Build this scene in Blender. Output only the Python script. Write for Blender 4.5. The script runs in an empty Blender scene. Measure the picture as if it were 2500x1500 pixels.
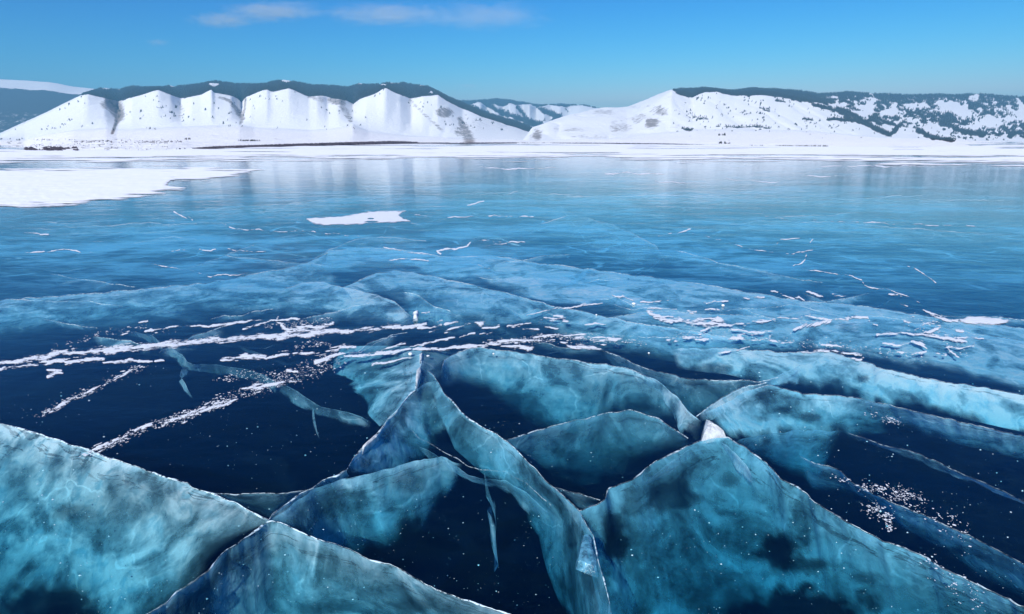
import bpy, math, random
import numpy as np
from mathutils import Vector

random.seed(7); RNG = np.random.default_rng(7)
S = bpy.context.scene
COL = S.collection

# ------------------------------------------------------------------ camera, sky, sun, exposure
CAM_H = 1.70
FPX = 1511.0                     # focal length in units of the 2500 px wide frame
PITCH = math.atan((750 - 345) / FPX)
cam = bpy.data.cameras.new("camera")
cam.sensor_width = 36.0
cam.lens = FPX / 2500.0 * 36.0
cam.clip_start = 0.05
cam.clip_end = 80000.0
cam_ob = bpy.data.objects.new("camera", cam)
COL.objects.link(cam_ob)
cam_ob.location = (0, 0, CAM_H)
cam_ob.rotation_euler = (math.pi / 2 - PITCH, 0, 0)
S.camera = cam_ob

SUN_EL, SUN_AZ = math.radians(37), math.radians(204)    # behind the camera, to its left
SKY_STRENGTH, SUN_STRENGTH = 0.15, 4.6
sunvec = Vector((math.sin(SUN_AZ) * math.cos(SUN_EL), math.cos(SUN_AZ) * math.cos(SUN_EL), math.sin(SUN_EL)))
world = bpy.data.worlds.new("World"); S.world = world; world.use_nodes = True
wn = world.node_tree.nodes; wl = world.node_tree.links; wn.clear()
sky = wn.new("ShaderNodeTexSky"); sky.sky_type = 'NISHITA'; sky.sun_disc = False
sky.sun_elevation = SUN_EL; sky.sun_rotation = SUN_AZ
sky.altitude = 0; sky.air_density = 1.0; sky.dust_density = 0.3; sky.ozone_density = 2.0
# camera colour response of the deep winter sky: one curve per channel, the same over the whole dome
sp_ = wn.new("ShaderNodeSeparateColor"); cb_ = wn.new("ShaderNodeCombineColor"); wl.new(sky.outputs[0], sp_.inputs[0])
for ch, (gam, gain, top) in enumerate(((4.6, .74, 1.15), (2.3, .60, 1.45), (1.4, .72, 1.45))):
    m1 = wn.new("ShaderNodeMath"); m1.operation = 'MULTIPLY'; m1.inputs[1].default_value = SKY_STRENGTH; wl.new(sp_.outputs[ch], m1.inputs[0])
    m2 = wn.new("ShaderNodeMath"); m2.operation = 'POWER'; m2.inputs[1].default_value = gam; wl.new(m1.outputs[0], m2.inputs[0])
    m5 = wn.new("ShaderNodeMath"); m5.operation = 'MULTIPLY'; m5.inputs[1].default_value = top; wl.new(m1.outputs[0], m5.inputs[0])
    m3 = wn.new("ShaderNodeMath"); m3.operation = 'MINIMUM'; wl.new(m2.outputs[0], m3.inputs[0]); wl.new(m5.outputs[0], m3.inputs[1])
    m4 = wn.new("ShaderNodeMath"); m4.operation = 'MULTIPLY'; m4.inputs[1].default_value = gain / SKY_STRENGTH; wl.new(m3.outputs[0], m4.inputs[0])
    wl.new(m4.outputs[0], cb_.inputs[ch])
bg = wn.new("ShaderNodeBackground"); bg.inputs[1].default_value = SKY_STRENGTH
wo = wn.new("ShaderNodeOutputWorld")
wl.new(cb_.outputs[0], bg.inputs[0]); wl.new(bg.outputs[0], wo.inputs[0])
sl = bpy.data.lights.new("sun", 'SUN'); sl.energy = SUN_STRENGTH; sl.angle = math.radians(0.5); sl.color = (1.0, 0.965, 0.91)
sun_ob = bpy.data.objects.new("sun", sl); COL.objects.link(sun_ob)
sun_ob.rotation_euler = (-sunvec).to_track_quat('-Z', 'Y').to_euler()
sun_ob.location = (0, 0, 900)
S.view_settings.view_transform = 'Standard'; S.view_settings.look = 'None'
S.view_settings.gamma = 1.0; S.view_settings.use_curve_mapping = False
S.view_settings.exposure = 0.36
S.render.engine = 'CYCLES'
cy = S.cycles
cy.max_bounces = 8; cy.diffuse_bounces = 2; cy.glossy_bounces = 3; cy.transmission_bounces = 2
cy.transparent_max_bounces = 40; cy.volume_bounces = 0
cy.use_denoising = True
cy.caustics_reflective = False; cy.caustics_refractive = False

# ------------------------------------------------------------------ helpers
sP, cP = math.sin(PITCH), math.cos(PITCH)
def ray(px, py):
    px = np.asarray(px, float); py = np.asarray(py, float)
    xc = (px - 1250) / FPX; yc = (750 - py) / FPX
    return xc, cP + yc * sP, -sP + yc * cP
def on_plane(px, py, z=0.0):
    dx, dy, dz = ray(px, py)
    t = (z - CAM_H) / np.minimum(dz, -1e-4)
    return np.stack([dx * t, dy * t, np.broadcast_to(np.asarray(z, float), t.shape) + 0 * t], -1)
def at_dist(px, py, D):
    dx, dy, dz = ray(px, py)
    t = D / dy
    return np.stack([dx * t, dy * t, CAM_H + dz * t], -1)
def to_px(P):
    x, y, z = P[..., 0], P[..., 1], P[..., 2] - CAM_H
    f = y * cP - z * sP; u = y * sP + z * cP
    return 1250 + FPX * x / f, 750 - FPX * u / f

def _h(ix, iy, s):
    with np.errstate(over='ignore'):
        n = (ix.astype(np.uint32) * np.uint32(374761393) + iy.astype(np.uint32) * np.uint32(668265263)
             + np.uint32(s * 2246822519 % 4294967296))
        n = (n ^ (n >> np.uint32(13))) * np.uint32(1274126177)
        n = n ^ (n >> np.uint32(16))
    return n.astype(np.float64) / 4294967295.0
def vnoise(x, y, s=0):
    x = np.asarray(x, float); y = np.asarray(y, float)
    x0 = np.floor(x); y0 = np.floor(y); fx = x - x0; fy = y - y0
    fx = fx * fx * fx * (fx * (fx * 6 - 15) + 10); fy = fy * fy * fy * (fy * (fy * 6 - 15) + 10)
    ix = x0.astype(np.int64); iy = y0.astype(np.int64)
    a = _h(ix, iy, s); b = _h(ix + 1, iy, s); c = _h(ix, iy + 1, s); d = _h(ix + 1, iy + 1, s)
    return (a * (1 - fx) + b * fx) * (1 - fy) + (c * (1 - fx) + d * fx) * fy
def fbm(x, y, s=0, o=4):
    v = 0; a = .5; t = 0
    for k in range(o):
        v = v + a * vnoise(x * 2 ** k, y * 2 ** k, s + 17 * k); t += a; a *= .5
    return v / t
def sstep(a, b, x):
    t = np.clip((x - a) / (b - a), 0, 1); return t * t * (3 - 2 * t)
def curve(pts):
    p = np.array(sorted(pts), float)
    return lambda x: np.interp(x, p[:, 0], p[:, 1])
def resample(pts, n):
    p = np.array(pts, float)
    # Catmull-Rom smoothing keeps the bends but rounds the corners
    seg = np.r_[0, np.cumsum(np.hypot(*(p[1:] - p[:-1]).T[:2]))]
    s = np.linspace(0, seg[-1], n)
    return np.stack([np.interp(s, seg, p[:, k]) for k in range(p.shape[1])], -1), s
def dist_line(X, Y, pts, ay=1.0):
    """distance from points to a polyline whose third column is a half width; returns d, local width, arclength"""
    best = np.full(X.shape, 1e9); wid = np.zeros(X.shape); arc = np.zeros(X.shape)
    p = np.array(pts, float); run = 0.0
    for k in range(len(p) - 1):
        ax, ayy, aw = p[k]; bx, by, bw = p[k + 1]
        ex, ey = bx - ax, by - ayy; L2 = ex * ex + ey * ey + 1e-9
        t = np.clip(((X - ax) * ex + (Y - ayy) * ey) / L2, 0, 1)
        d = np.hypot(X - ax - t * ex, (Y - ayy - t * ey) * ay)
        w = aw + (bw - aw) * t
        m = d / np.maximum(w, .1) < best / np.maximum(wid, .1)
        best = np.where(m, d, best); wid = np.where(m, w, wid); arc = np.where(m, run + t * math.sqrt(L2), arc)
        run += math.sqrt(L2)
    return best, wid, arc
def in_poly(X, Y, poly):
    p = np.array(poly, float); ins = np.zeros(X.shape, bool); d = np.full(X.shape, 1e9)
    for k in range(len(p)):
        x1, y1 = p[k]; x2, y2 = p[(k + 1) % len(p)]
        c = ((y1 > Y) != (y2 > Y)) & (X < (x2 - x1) * (Y - y1) / (y2 - y1 + 1e-12) + x1)
        ins ^= c
        ex, ey = x2 - x1, y2 - y1
        t = np.clip(((X - x1) * ex + (Y - y1) * ey) / (ex * ex + ey * ey + 1e-9), 0, 1)
        d = np.minimum(d, np.hypot(X - x1 - t * ex, Y - y1 - t * ey))
    return np.where(ins, d, -d)

def mesh_obj(name, V, F, mat, parent=None, smooth=True, attrs=None, uv=None, mats=None, midx=None):
    """V (n,3) array, F (m,3|4) int array or list of such arrays"""
    Fs = F if isinstance(F, list) else [F]
    Fs = [np.asarray(f, np.int32) for f in Fs if len(f)]
    me = bpy.data.meshes.new(name)
    V = np.asarray(V, np.float32)
    me.vertices.add(len(V)); me.vertices.foreach_set("co", V.ravel())
    loops = np.concatenate([f.ravel() for f in Fs]); sizes = np.concatenate([np.full(len(f), f.shape[1], np.int32) for f in Fs])
    me.loops.add(len(loops)); me.loops.foreach_set("vertex_index", loops)
    me.polygons.add(len(sizes))
    me.polygons.foreach_set("loop_start", np.r_[0, np.cumsum(sizes)[:-1]].astype(np.int32))
    me.polygons.foreach_set("loop_total", sizes)
    me.polygons.foreach_set("use_smooth", np.full(len(sizes), smooth))
    for m in (mats or [mat]): me.materials.append(m)
    if midx is not None: me.polygons.foreach_set("material_index", np.asarray(midx, np.int32))
    if uv is not None:
        l = me.uv_layers.new(name="UVMap"); l.data.foreach_set("uv", np.asarray(uv, np.float32)[loops].ravel())
    for k, a in (attrs or {}).items():
        at = me.attributes.new(k, 'FLOAT', 'POINT'); at.data.foreach_set("value", np.asarray(a, np.float32))
    me.update(calc_edges=True); me.validate()
    ob = bpy.data.objects.new(name, me); COL.objects.link(ob)
    if parent is not None: ob.parent = parent
    return ob
def tag(o, label=None, cat=None, group=None, kind=None):
    if label: o["label"] = label
    if cat: o["category"] = cat
    if group: o["group"] = group
    if kind: o["kind"] = kind
    return o
def gridF(n, m):
    """quads of an n-row, m-column vertex grid"""
    i = np.arange(n - 1)[:, None] * m + np.arange(m - 1)[None, :]
    i = i.ravel()
    return np.stack([i, i + 1, i + m + 1, i + m], -1)

# ------------------------------------------------------------------ node helpers / materials
class NT:
    def __init__(s, name):
        s.m = bpy.data.materials.new(name); s.m.use_nodes = True
        s.n = s.m.node_tree.nodes; s.l = s.m.node_tree.links; s.n.clear()
        s.out = s.n.new("ShaderNodeOutputMaterial")
    def node(s, t, **k):
        nd = s.n.new(t)
        for a, v in k.items(): setattr(nd, a, v)
        return nd
    def put(s, sock, v):
        if v is None: return
        if hasattr(v, "is_output") or hasattr(v, "links"): s.l.new(v, sock)
        else: sock.default_value = v
    def math(s, op, a, b=None, c=None, clamp=False):
        nd = s.node("ShaderNodeMath", operation=op); nd.use_clamp = clamp
        s.put(nd.inputs[0], a); s.put(nd.inputs[1], b)
        if c is not None: s.put(nd.inputs[2], c)
        return nd.outputs[0]
    def vmath(s, op, a, b=None, out=0):
        nd = s.node("ShaderNodeVectorMath", operation=op)
        s.put(nd.inputs[0], a); s.put(nd.inputs[1], b)
        return nd.outputs[out]
    def noise(s, vec, scale, detail=4, rough=.55, dist=0.0):
        nd = s.node("ShaderNodeTexNoise"); s.put(nd.inputs["Vector"], vec)
        nd.inputs["Scale"].default_value = scale; nd.inputs["Detail"].default_value = detail
        nd.inputs["Roughness"].default_value = rough; nd.inputs["Distortion"].default_value = dist
        return nd.outputs[0]
    def range(s, v, a, b, c=0.0, d=1.0):
        nd = s.node("ShaderNodeMapRange"); nd.interpolation_type = 'SMOOTHSTEP'
        s.put(nd.inputs[0], v)
        for k, x in enumerate((a, b, c, d)): s.put(nd.inputs[k + 1], x)
        return nd.outputs[0]
    def mapping(s, vec, scale=(1, 1, 1), rot=(0, 0, 0), loc=(0, 0, 0)):
        nd = s.node("ShaderNodeMapping"); s.put(nd.inputs[0], vec)
        nd.inputs["Scale"].default_value = scale; nd.inputs["Rotation"].default_value = rot; nd.inputs["Location"].default_value = loc
        return nd.outputs[0]
    def attr(s, name):
        nd = s.node("ShaderNodeAttribute"); nd.attribute_name = name; return nd.outputs["Fac"]
    def mixrgb(s, f, a, b):
        nd = s.node("ShaderNodeMix", data_type='RGBA'); s.put(nd.inputs[0], f)
        s.put(nd.inputs[6], a); s.put(nd.inputs[7], b); return nd.outputs[2]
    def mixsh(s, f, a, b):
        nd = s.node("ShaderNodeMixShader"); s.put(nd.inputs[0], f); s.l.new(a, nd.inputs[1]); s.l.new(b, nd.inputs[2]); return nd.outputs[0]
    def bump(s, h, strength, dist, normal=None):
        nd = s.node("ShaderNodeBump"); nd.inputs["Strength"].default_value = strength; nd.inputs["Distance"].default_value = dist
        s.put(nd.inputs["Height"], h)
        if normal is not None: s.l.new(normal, nd.inputs["Normal"])
        return nd.outputs[0]
    def diffuse(s, col, normal=None, rough=0.0):
        nd = s.node("ShaderNodeBsdfDiffuse"); s.put(nd.inputs[0], col); nd.inputs[1].default_value = rough
        if normal is not None: s.l.new(normal, nd.inputs["Normal"])
        return nd.outputs[0]
    def translucent(s, col):
        nd = s.node("ShaderNodeBsdfTranslucent"); s.put(nd.inputs[0], col); return nd.outputs[0]
    def transp(s, col=(1, 1, 1, 1)):
        nd = s.node("ShaderNodeBsdfTransparent"); s.put(nd.inputs[0], col); return nd.outputs[0]
    def glossy(s, col, rough, normal=None):
        nd = s.node("ShaderNodeBsdfGlossy"); s.put(nd.inputs["Color"], col); s.put(nd.inputs["Roughness"], rough)
        if normal is not None: s.l.new(normal, nd.inputs["Normal"])
        return nd.outputs[0]
    def geo(s, k): return s.node("ShaderNodeNewGeometry").outputs[k]
    def done(s, sh, vol=None):
        s.l.new(sh, s.out.inputs[0])
        if vol is not None: s.l.new(vol, s.out.inputs[1])
        return s.m

# ice: clear slab with a polished, gently rippled top; its body absorbs red, then green
ABSORB = (1.3, 0.30, 0.14); ICE_SCATTER = 0.012
def ice_material():
    t = NT("clear lake ice")
    pos = t.geo("Position")
    # wind-polished ripples
    n1 = t.noise(t.mapping(pos, (0.9, 1.5, 1), (0, 0, .22)), 1.0, 3, .5, .6)
    n2 = t.noise(t.mapping(pos, (5.0, 9.0, 1), (0, 0, .2)), 1.0, 4, .6, .4)
    n3 = t.noise(t.mapping(pos, (60, 70, 1)), 1.0, 2, .6)
    b = t.bump(n1, .12, .08)
    b = t.bump(n2, .16, .012, b)
    b = t.bump(n3, .12, .003, b)
    inc = t.geo("Incoming")
    c = t.math('ABSOLUTE', t.vmath('DOT_PRODUCT', b, inc, 1))
    f = t.math('POWER', t.math('SUBTRACT', 1.0, c, clamp=True), 5.0)
    f = t.math('MULTIPLY_ADD', f, .982, .018, clamp=True)
    # frosted, wind-scoured patches in the top skin
    fr = t.noise(t.mapping(pos, (.16, .34, 1), (0, 0, .18)), 1.0, 5, .6, .6)
    mid = t.noise(t.mapping(pos, (.8, 1.25, 1), (0, 0, .2)), 1.0, 6, .66, .9)
    fine = t.noise(t.mapping(pos, (2.2, 8.0, 1), (0, 0, .2)), 1.0, 8, .72, .5)
    mx = t.math('ADD', t.math('MULTIPLY_ADD', fr, .40, t.math('MULTIPLY', mid, .30)), t.math('MULTIPLY', fine, .30))
    fm = t.range(mx, .465, .585)
    dist = t.node("ShaderNodeSeparateXYZ"); t.put(dist.inputs[0], pos)
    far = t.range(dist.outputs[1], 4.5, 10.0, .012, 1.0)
    # web of healed hairline cracks
    nw = t.node("ShaderNodeTexNoise"); t.put(nw.inputs["Vector"], pos); nw.inputs["Scale"].default_value = .9; nw.inputs["Detail"].default_value = 4
    wv = t.vmath('ADD', t.mapping(pos, (1, 1.4, 1)), t.vmath('MULTIPLY', t.vmath('SUBTRACT', nw.outputs[1], (.5, .5, .5)), (1.1, 1.1, 0)))
    veins = None
    for sc, wd, am in ((.20, .014, 1.0), (.42, .018, 1.0), (.95, .018, .6)):
        vo = t.node("ShaderNodeTexVoronoi"); vo.voronoi_dimensions = '2D'; vo.feature = 'DISTANCE_TO_EDGE'; t.put(vo.inputs["Vector"], wv); vo.inputs["Scale"].default_value = sc
        k = t.math('MULTIPLY', t.range(vo.outputs[0], wd * .25, wd, am, 0.0), t.range(mid, .42, .56))
        veins = k if veins is None else t.math('MAXIMUM', veins, k)
    dust_reflection = t.range(dist.outputs[1], 16.0, 55.0)  # far snow dusting, whitened further to paint in the mountains' pale reflection
    frost = t.math('MULTIPLY', t.math('MAXIMUM', t.math('MULTIPLY_ADD', fm, .56, t.math('MULTIPLY_ADD', dust_reflection, .22, .04)), t.math('MULTIPLY', veins, .62)), far)
    fcol = t.mixrgb(dust_reflection, (.16, .60, .87, 1), (.66, .80, .92, 1))
    # tiny scratches and grit
    sp = t.noise(pos, 55, 2, .7)
    grit = t.math('MULTIPLY', t.range(sp, .70, .76), .25)
    frost = t.math('MAXIMUM', frost, grit)
    rough = t.math('MULTIPLY_ADD', fm, .07, .025)
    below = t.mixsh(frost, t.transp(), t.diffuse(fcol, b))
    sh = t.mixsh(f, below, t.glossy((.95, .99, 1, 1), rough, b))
    va = t.node("ShaderNodeVolumeAbsorption")
    D = max(ABSORB); va.inputs[1].default_value = D
    va.inputs[0].default_value = tuple(1 - a / D for a in ABSORB) + (1,)
    vs = t.node("ShaderNodeVolumeScatter"); vs.inputs["Color"].default_value = (.05, .62, 1.0, 1); vs.inputs["Density"].default_value = ICE_SCATTER
    ad = t.node("ShaderNodeAddShader"); t.l.new(va.outputs[0], ad.inputs[0]); t.l.new(vs.outputs[0], ad.inputs[1])
    return t.done(sh, ad.outputs[0])
def fracture_material(name="frosted fracture face", col=(.16, .63, .83)):
    """a crack face inside the ice: cloudy where air got in, clear where it healed"""
    t = NT(name)
    pos = t.geo("Position")
    uvn = t.node("ShaderNodeUVMap"); uv = uvn.outputs[0]
    sep = t.node("ShaderNodeSeparateXYZ"); t.put(sep.inputs[0], uv); v = sep.outputs[1]
    dens = t.attr("milkiness")
    cloud = t.noise(t.mapping(pos, (1, 1, 1.4)), 2.0, 6, .54, 1.3)
    cloud2 = t.noise(t.mapping(pos, loc=(7, 3, 1)), 11.0, 6, .62, .5)
    streak = t.noise(t.mapping(uv, (9, 2.2, 1), (0, 0, .35)), 1.0, 5, .6, 1.2)
    c = t.range(cloud, .36, .64)
    c2 = t.range(cloud2, .33, .70)
    st = t.range(streak, .35, .65)
    fine = t.noise(t.mapping(pos, loc=(2, 9, 4)), 34.0, 5, .68, .8)
    a = t.math('MULTIPLY_ADD', c, .66, .27)
    a = t.math('ADD', a, t.math('MULTIPLY', t.math('SUBTRACT', t.range(fine, .36, .66), .5), .09))
    a = t.math('ADD', a, t.math('MULTIPLY', t.math('SUBTRACT', c2, .5), .20))
    a = t.math('ADD', a, t.math('MULTIPLY', t.math('SUBTRACT', st, .5), .07))
    # dark healed slivers that run along the crack just under its lip
    sl_ = t.noise(t.mapping(uv, (3.4, 17, 1), (0, 0, .10)), 1.0, 6, .66, 1.0)
    near = t.range(v, .03, .26, 1.0, 0.0)
    hole = t.math('MULTIPLY', t.range(sl_, .545, .60), near)
    a = t.math('MULTIPLY', a, t.math('SUBTRACT', 1.0, t.math('MULTIPLY', hole, .75)))
    # brighter lip
    lip = t.math('MULTIPLY', t.math('MULTIPLY', t.range(v, .0, .12, 1.0, 0.0), t.range(cloud2, .25, .6)), .60)
    a = t.math('ADD', a, lip)
    a = t.math('MULTIPLY', a, dens, clamp=True)
    nb = t.bump(cloud2, .5, .03)
    vo = t.node("ShaderNodeTexVoronoi"); vo.feature = 'DISTANCE_TO_EDGE'; vo.inputs["Scale"].default_value = 1.5
    nw = t.node("ShaderNodeTexNoise"); t.put(nw.inputs["Vector"], pos); nw.inputs["Scale"].default_value = 2.2; nw.inputs["Detail"].default_value = 4
    t.put(vo.inputs["Vector"], t.vmath('ADD', t.mapping(uv, (1, .45, 1)), t.vmath('MULTIPLY', t.vmath('SUBTRACT', nw.outputs[1], (.5, .5, .5)), (.9, .9, 0))))
    vein = t.math('MULTIPLY', t.range(vo.outputs[0], .004, .022, 1.0, 0.0), t.range(cloud, .44, .60))
    a = t.math('ADD', a, t.math('MULTIPLY', t.math('MULTIPLY', vein, .28), dens), clamp=True)
    whiteness = t.math('MULTIPLY', t.math('ADD', t.math('MULTIPLY', c, t.range(cloud2, .3, .65)), t.math('MULTIPLY', vein, .5)), t.attr("whiteness"), clamp=True)
    whiteness = t.math('ADD', whiteness, t.math('MULTIPLY', t.attr("whiteness"), .35), clamp=True)
    C = t.mixrgb(whiteness, col + (1,), (.64, .90, .97, 1))
    body = t.mixsh(.4, t.diffuse(C, nb), t.translucent(C))
    return t.done(t.mixsh(a, t.transp(), body))
def snow_material(name, col=(.86, .88, .90), sc=30.0):
    t = NT(name); pos = t.geo("Position")
    n = t.noise(pos, sc, 5, .65)
    cc = t.mixrgb(t.range(n, .3, .7), tuple(c * .93 for c in col) + (1,), col + (1,))
    return t.done(t.diffuse(cc, t.bump(n, .35, .4 / sc)))
def land_material(name, noise_scale):
    """snow slope with dark forest floor and bare rock where the ground has them, plus painted gully shading"""
    t = NT(name); pos = t.geo("Position")
    n = t.noise(pos, noise_scale, 7, .65, .3)
    n2 = t.noise(pos, noise_scale * 1.6, 7, .72, .2)
    fo = t.range(t.math('MULTIPLY_ADD', t.math('SUBTRACT', n, .5), 1.1, t.attr("forest")), .44, .60)
    ro = t.range(t.math('MULTIPLY_ADD', t.math('SUBTRACT', n2, .5), 1.5, t.attr("rock")), .42, .78)
    c = t.mixrgb(ro, (.90, .91, .92, 1), (.30, .27, .26, 1))
    c = t.mixrgb(fo, c, (.050, .052, .055, 1))
    return t.done(t.diffuse(c, t.bump(n2, .6, 8.0)))
def plain(name, col, var=.25, sc=3.0, rough=0.0):
    t = NT(name); n = t.noise(t.geo("Position"), sc, 4, .6)
    cc = t.mixrgb(n, tuple(c * (1 - var) for c in col) + (1,), tuple(min(1, c * (1 + var)) for c in col) + (1,))
    return t.done(t.diffuse(cc))
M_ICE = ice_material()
M_FRAC = fracture_material()
def thin_snow():
    """dry snow swept over ice: packed in the middle, feathering out to a dusting"""
    t = NT("wind swept snow"); pos = t.geo("Position")
    n = t.noise(t.mapping(pos, (.8, 2.4, 1), (0, 0, .15)), 15, 8, .74, .4); g = t.noise(pos, 60, 3, .6)
    a = t.range(t.math('ADD', t.attr("cover"), t.math('MULTIPLY', t.math('SUBTRACT', n, .5), 1.8)), -.15, .72)
    cc = t.mixrgb(t.range(g, .3, .7), (.66, .71, .78, 1), (.76, .80, .85, 1))
    return t.done(t.mixsh(a, t.transp(), t.diffuse(cc, t.bump(n, .25, .012))))
M_THIN = thin_snow()
def far_snow():
    t = NT("snow cover on far ice"); pos = t.geo("Position")
    n = t.noise(t.mapping(pos, (.5, 1.0, 1)), 1.3, 8, .68, .4)
    a = t.range(t.math('ADD', t.attr("cover"), t.math('MULTIPLY', t.math('SUBTRACT', n, .5), 1.6)), -.1, .75)
    cc = t.mixrgb(t.range(n, .35, .65), (.80, .84, .89, 1), (.88, .90, .93, 1))
    return t.done(t.mixsh(a, t.transp(), t.diffuse(cc, t.bump(n, .25, .12))))
M_SNOW = snow_material("wind packed snow", (.74, .78, .83))
M_FARSNOW = far_snow()
M_TREE = plain("winter larch and pine", (.034, .036, .034), .5, .05)
M_SCRUB = plain("bare shore scrub", (.075, .066, .085), .4, .4)
M_WATER = plain("deep lake water", (.0012, .008, .022), .3, .2)
def rim_material():
    t = NT("white frosted crack lip"); pos = t.geo("Position")
    n = t.noise(pos, 38, 5, .65); a = t.math('MULTIPLY', t.range(n, .36, .58), t.attr("milkiness"), clamp=True)
    return t.done(t.mixsh(a, t.transp(), t.diffuse((.66, .84, .92, 1))))
M_RIM = rim_material()

# ------------------------------------------------------------------ lake: water below, ice slab on top
W = 9500.0
def box(name, x0, x1, y0, y1, z0, z1, mat, parent=None):
    V = [(x, y, z) for z in (z0, z1) for y in (y0, y1) for x in (x0, x1)]
    F = [(0, 2, 3, 1), (4, 5, 7, 6), (0, 1, 5, 4), (2, 6, 7, 3), (0, 4, 6, 2), (1, 3, 7, 5)]
    return mesh_obj(name, V, np.array(F), mat, parent, smooth=False)
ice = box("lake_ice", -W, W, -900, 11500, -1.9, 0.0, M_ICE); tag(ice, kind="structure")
water = box("lake_water", -W - 5, W + 5, -905, 11505, -2.4, -1.45, M_WATER); tag(water, kind="structure")

# ------------------------------------------------------------------ mountains and shore
y_shore = curve([(-600, 380), (-200, 375), (117, 371.5), (300, 369.5), (420, 367), (480, 364), (700, 358), (850, 354.5), (1000, 351.5), (1300, 350.6), (1600, 352), (1900, 357.5), (2150, 362), (2383, 366), (2900, 374), (3300, 380)])
def gully(u, pts):
    g = np.zeros_like(u)
    for c, w, a in pts: g = np.maximum(g, a * np.maximum(0, 1 - np.abs(u - c) / w) ** 1.3)
    return g
LANDS = []
def land(name, u, rows, nseg, mat, forest_fn, rock_fn, rough=5.0, wave=120.0, seed=1):
    """rows: list of (screen height curve, distance array), near to far"""
    P = [at_dist(u, yf, D) for yf, D in rows]
    strips = []; tags = []
    for k in range(len(P) - 1):
        n = nseg[k]
        for j in range(n + (k == len(P) - 2)):
            t = (j / n) ** (2.4 if k == 1 and len(P) > 4 else 1.0)
            strips.append(P[k] * (1 - t) + P[k + 1] * t); tags.append(k + t)
    G = np.array(strips); R, C = G.shape[:2]
    tg = np.array(tags)[:, None] + np.zeros((1, C))
    x, y = G[..., 0], G[..., 1]
    amp = rough * sstep(0.2, 1.2, tg) * np.minimum(1, y / 1500)
    n = (fbm(x / wave, y / wave, seed, 5) - .5) * 2
    rill = np.abs(vnoise(x / (wave * .45) + n * .4, y / (wave * 4), seed + 5) - .5) * 2
    lip = np.where(np.isclose(tg, round(len(rows) - 2)), .4, 1.0)
    G[..., 2] += amp * (n * .9 - (1 - rill) ** 2 * .8) * lip
    G[..., 1] += amp * n * 2.0
    pu, pv = to_px(G)
    fo = np.clip(forest_fn(pu, pv, tg), 0, 1); ro = np.clip(rock_fn(pu, pv, tg), 0, 1)
    ob = mesh_obj(name, G.reshape(-1, 3), gridF(R, C), mat, attrs={"forest": fo.ravel(), "rock": ro.ravel()})
    tag(ob, kind="structure")
    LANDS.append((G, pu, pv, fo))
    return ob
M_LAND = land_material("snowy mountain slope", .030)

# --- range one: truncated snow spurs under a wooded crest
u1 = np.linspace(-620, 1345, 620)
crest1 = curve([(-620, 300), (-300, 330), (0, 325), (118, 272), (161, 250), (205, 229), (247, 215.5), (257, 214.5), (284, 219), (300, 216), (327, 210.5), (345, 213.5), (370, 213.5), (400, 213), (416, 209), (425, 212), (462, 208), (490, 205), (518, 199.5), (525, 198.5), (536, 199), (560, 203), (579, 205), (647, 205), (660, 201.5), (671, 198.5), (693, 195), (705, 197), (730, 202), (767, 208), (816, 210), (846, 212.5), (870, 207.5), (878, 203), (890, 206), (914, 207.5), (930, 205), (949, 201.5), (965, 203), (982, 202), (1000, 205), (1014, 207.5), (1030, 208), (1043, 210), (1066, 221), (1095, 237), (1121, 247), (1143, 257), (1176, 271), (1224, 286), (1263, 297), (1295, 310), (1320, 326), (1345, 338)])
top1 = curve([(-620, 312), (-300, 338), (0, 332), (118, 276), (161, 254), (205, 232.5), (215, 231.5), (235, 237), (262, 243), (276, 246), (288, 250), (300, 247), (309, 243), (346, 233), (376, 222.5), (386, 220.5), (392, 222), (407, 228), (426, 236), (442, 242), (455, 240), (469, 236), (490, 232), (512, 220.5), (517, 219), (524, 227), (545, 232), (561, 235), (576, 240), (590, 252), (600, 239), (615, 233), (640, 222.5), (652, 219.5), (660, 224), (668, 224.5), (690, 220), (705, 217.5), (715, 221), (730, 228), (754, 237), (775, 234), (791, 234.5), (806, 240), (825, 242), (845, 247), (862, 257), (880, 243), (898, 237), (920, 227), (937, 215.5), (943, 215.5), (966, 229), (1001, 243), (1015, 240), (1027, 237.5), (1050, 236), (1069, 233), (1090, 247), (1121, 262), (1176, 286), (1224, 301), (1263, 313), (1295, 323), (1320, 333), (1345, 341)])
foot1 = curve([(-620, 330), (-200, 345), (60, 340), (118, 327), (180, 317), (260, 312), (285, 316), (400, 311), (585, 305), (620, 311), (760, 316), (800, 313), (862, 303), (900, 318), (1000, 330), (1100, 336), (1200, 338), (1270, 340), (1345, 344)])
sh1 = y_shore(u1); Dsh1 = on_plane(u1, sh1, 0)[:, 1]
g1 = gully(u1, [(288, 34, 1.0), (442, 26, .6), (588, 24, 1.0), (862, 32, 1.0), (1005, 30, .55), (800, 26, .4), (1130, 40, .5)])
def near1(u): return np.interp(u, [-600, 100, 900, 1150, 1345], [1900, 2000, 2100, 2300, 2700])
D_f = near1(u1); D_t = D_f + 520 + 330 * g1; D_c = D_f + 1700 + 200 * g1
def gl(v, vt): return sstep(vt - 3, vt + 3, v)
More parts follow.
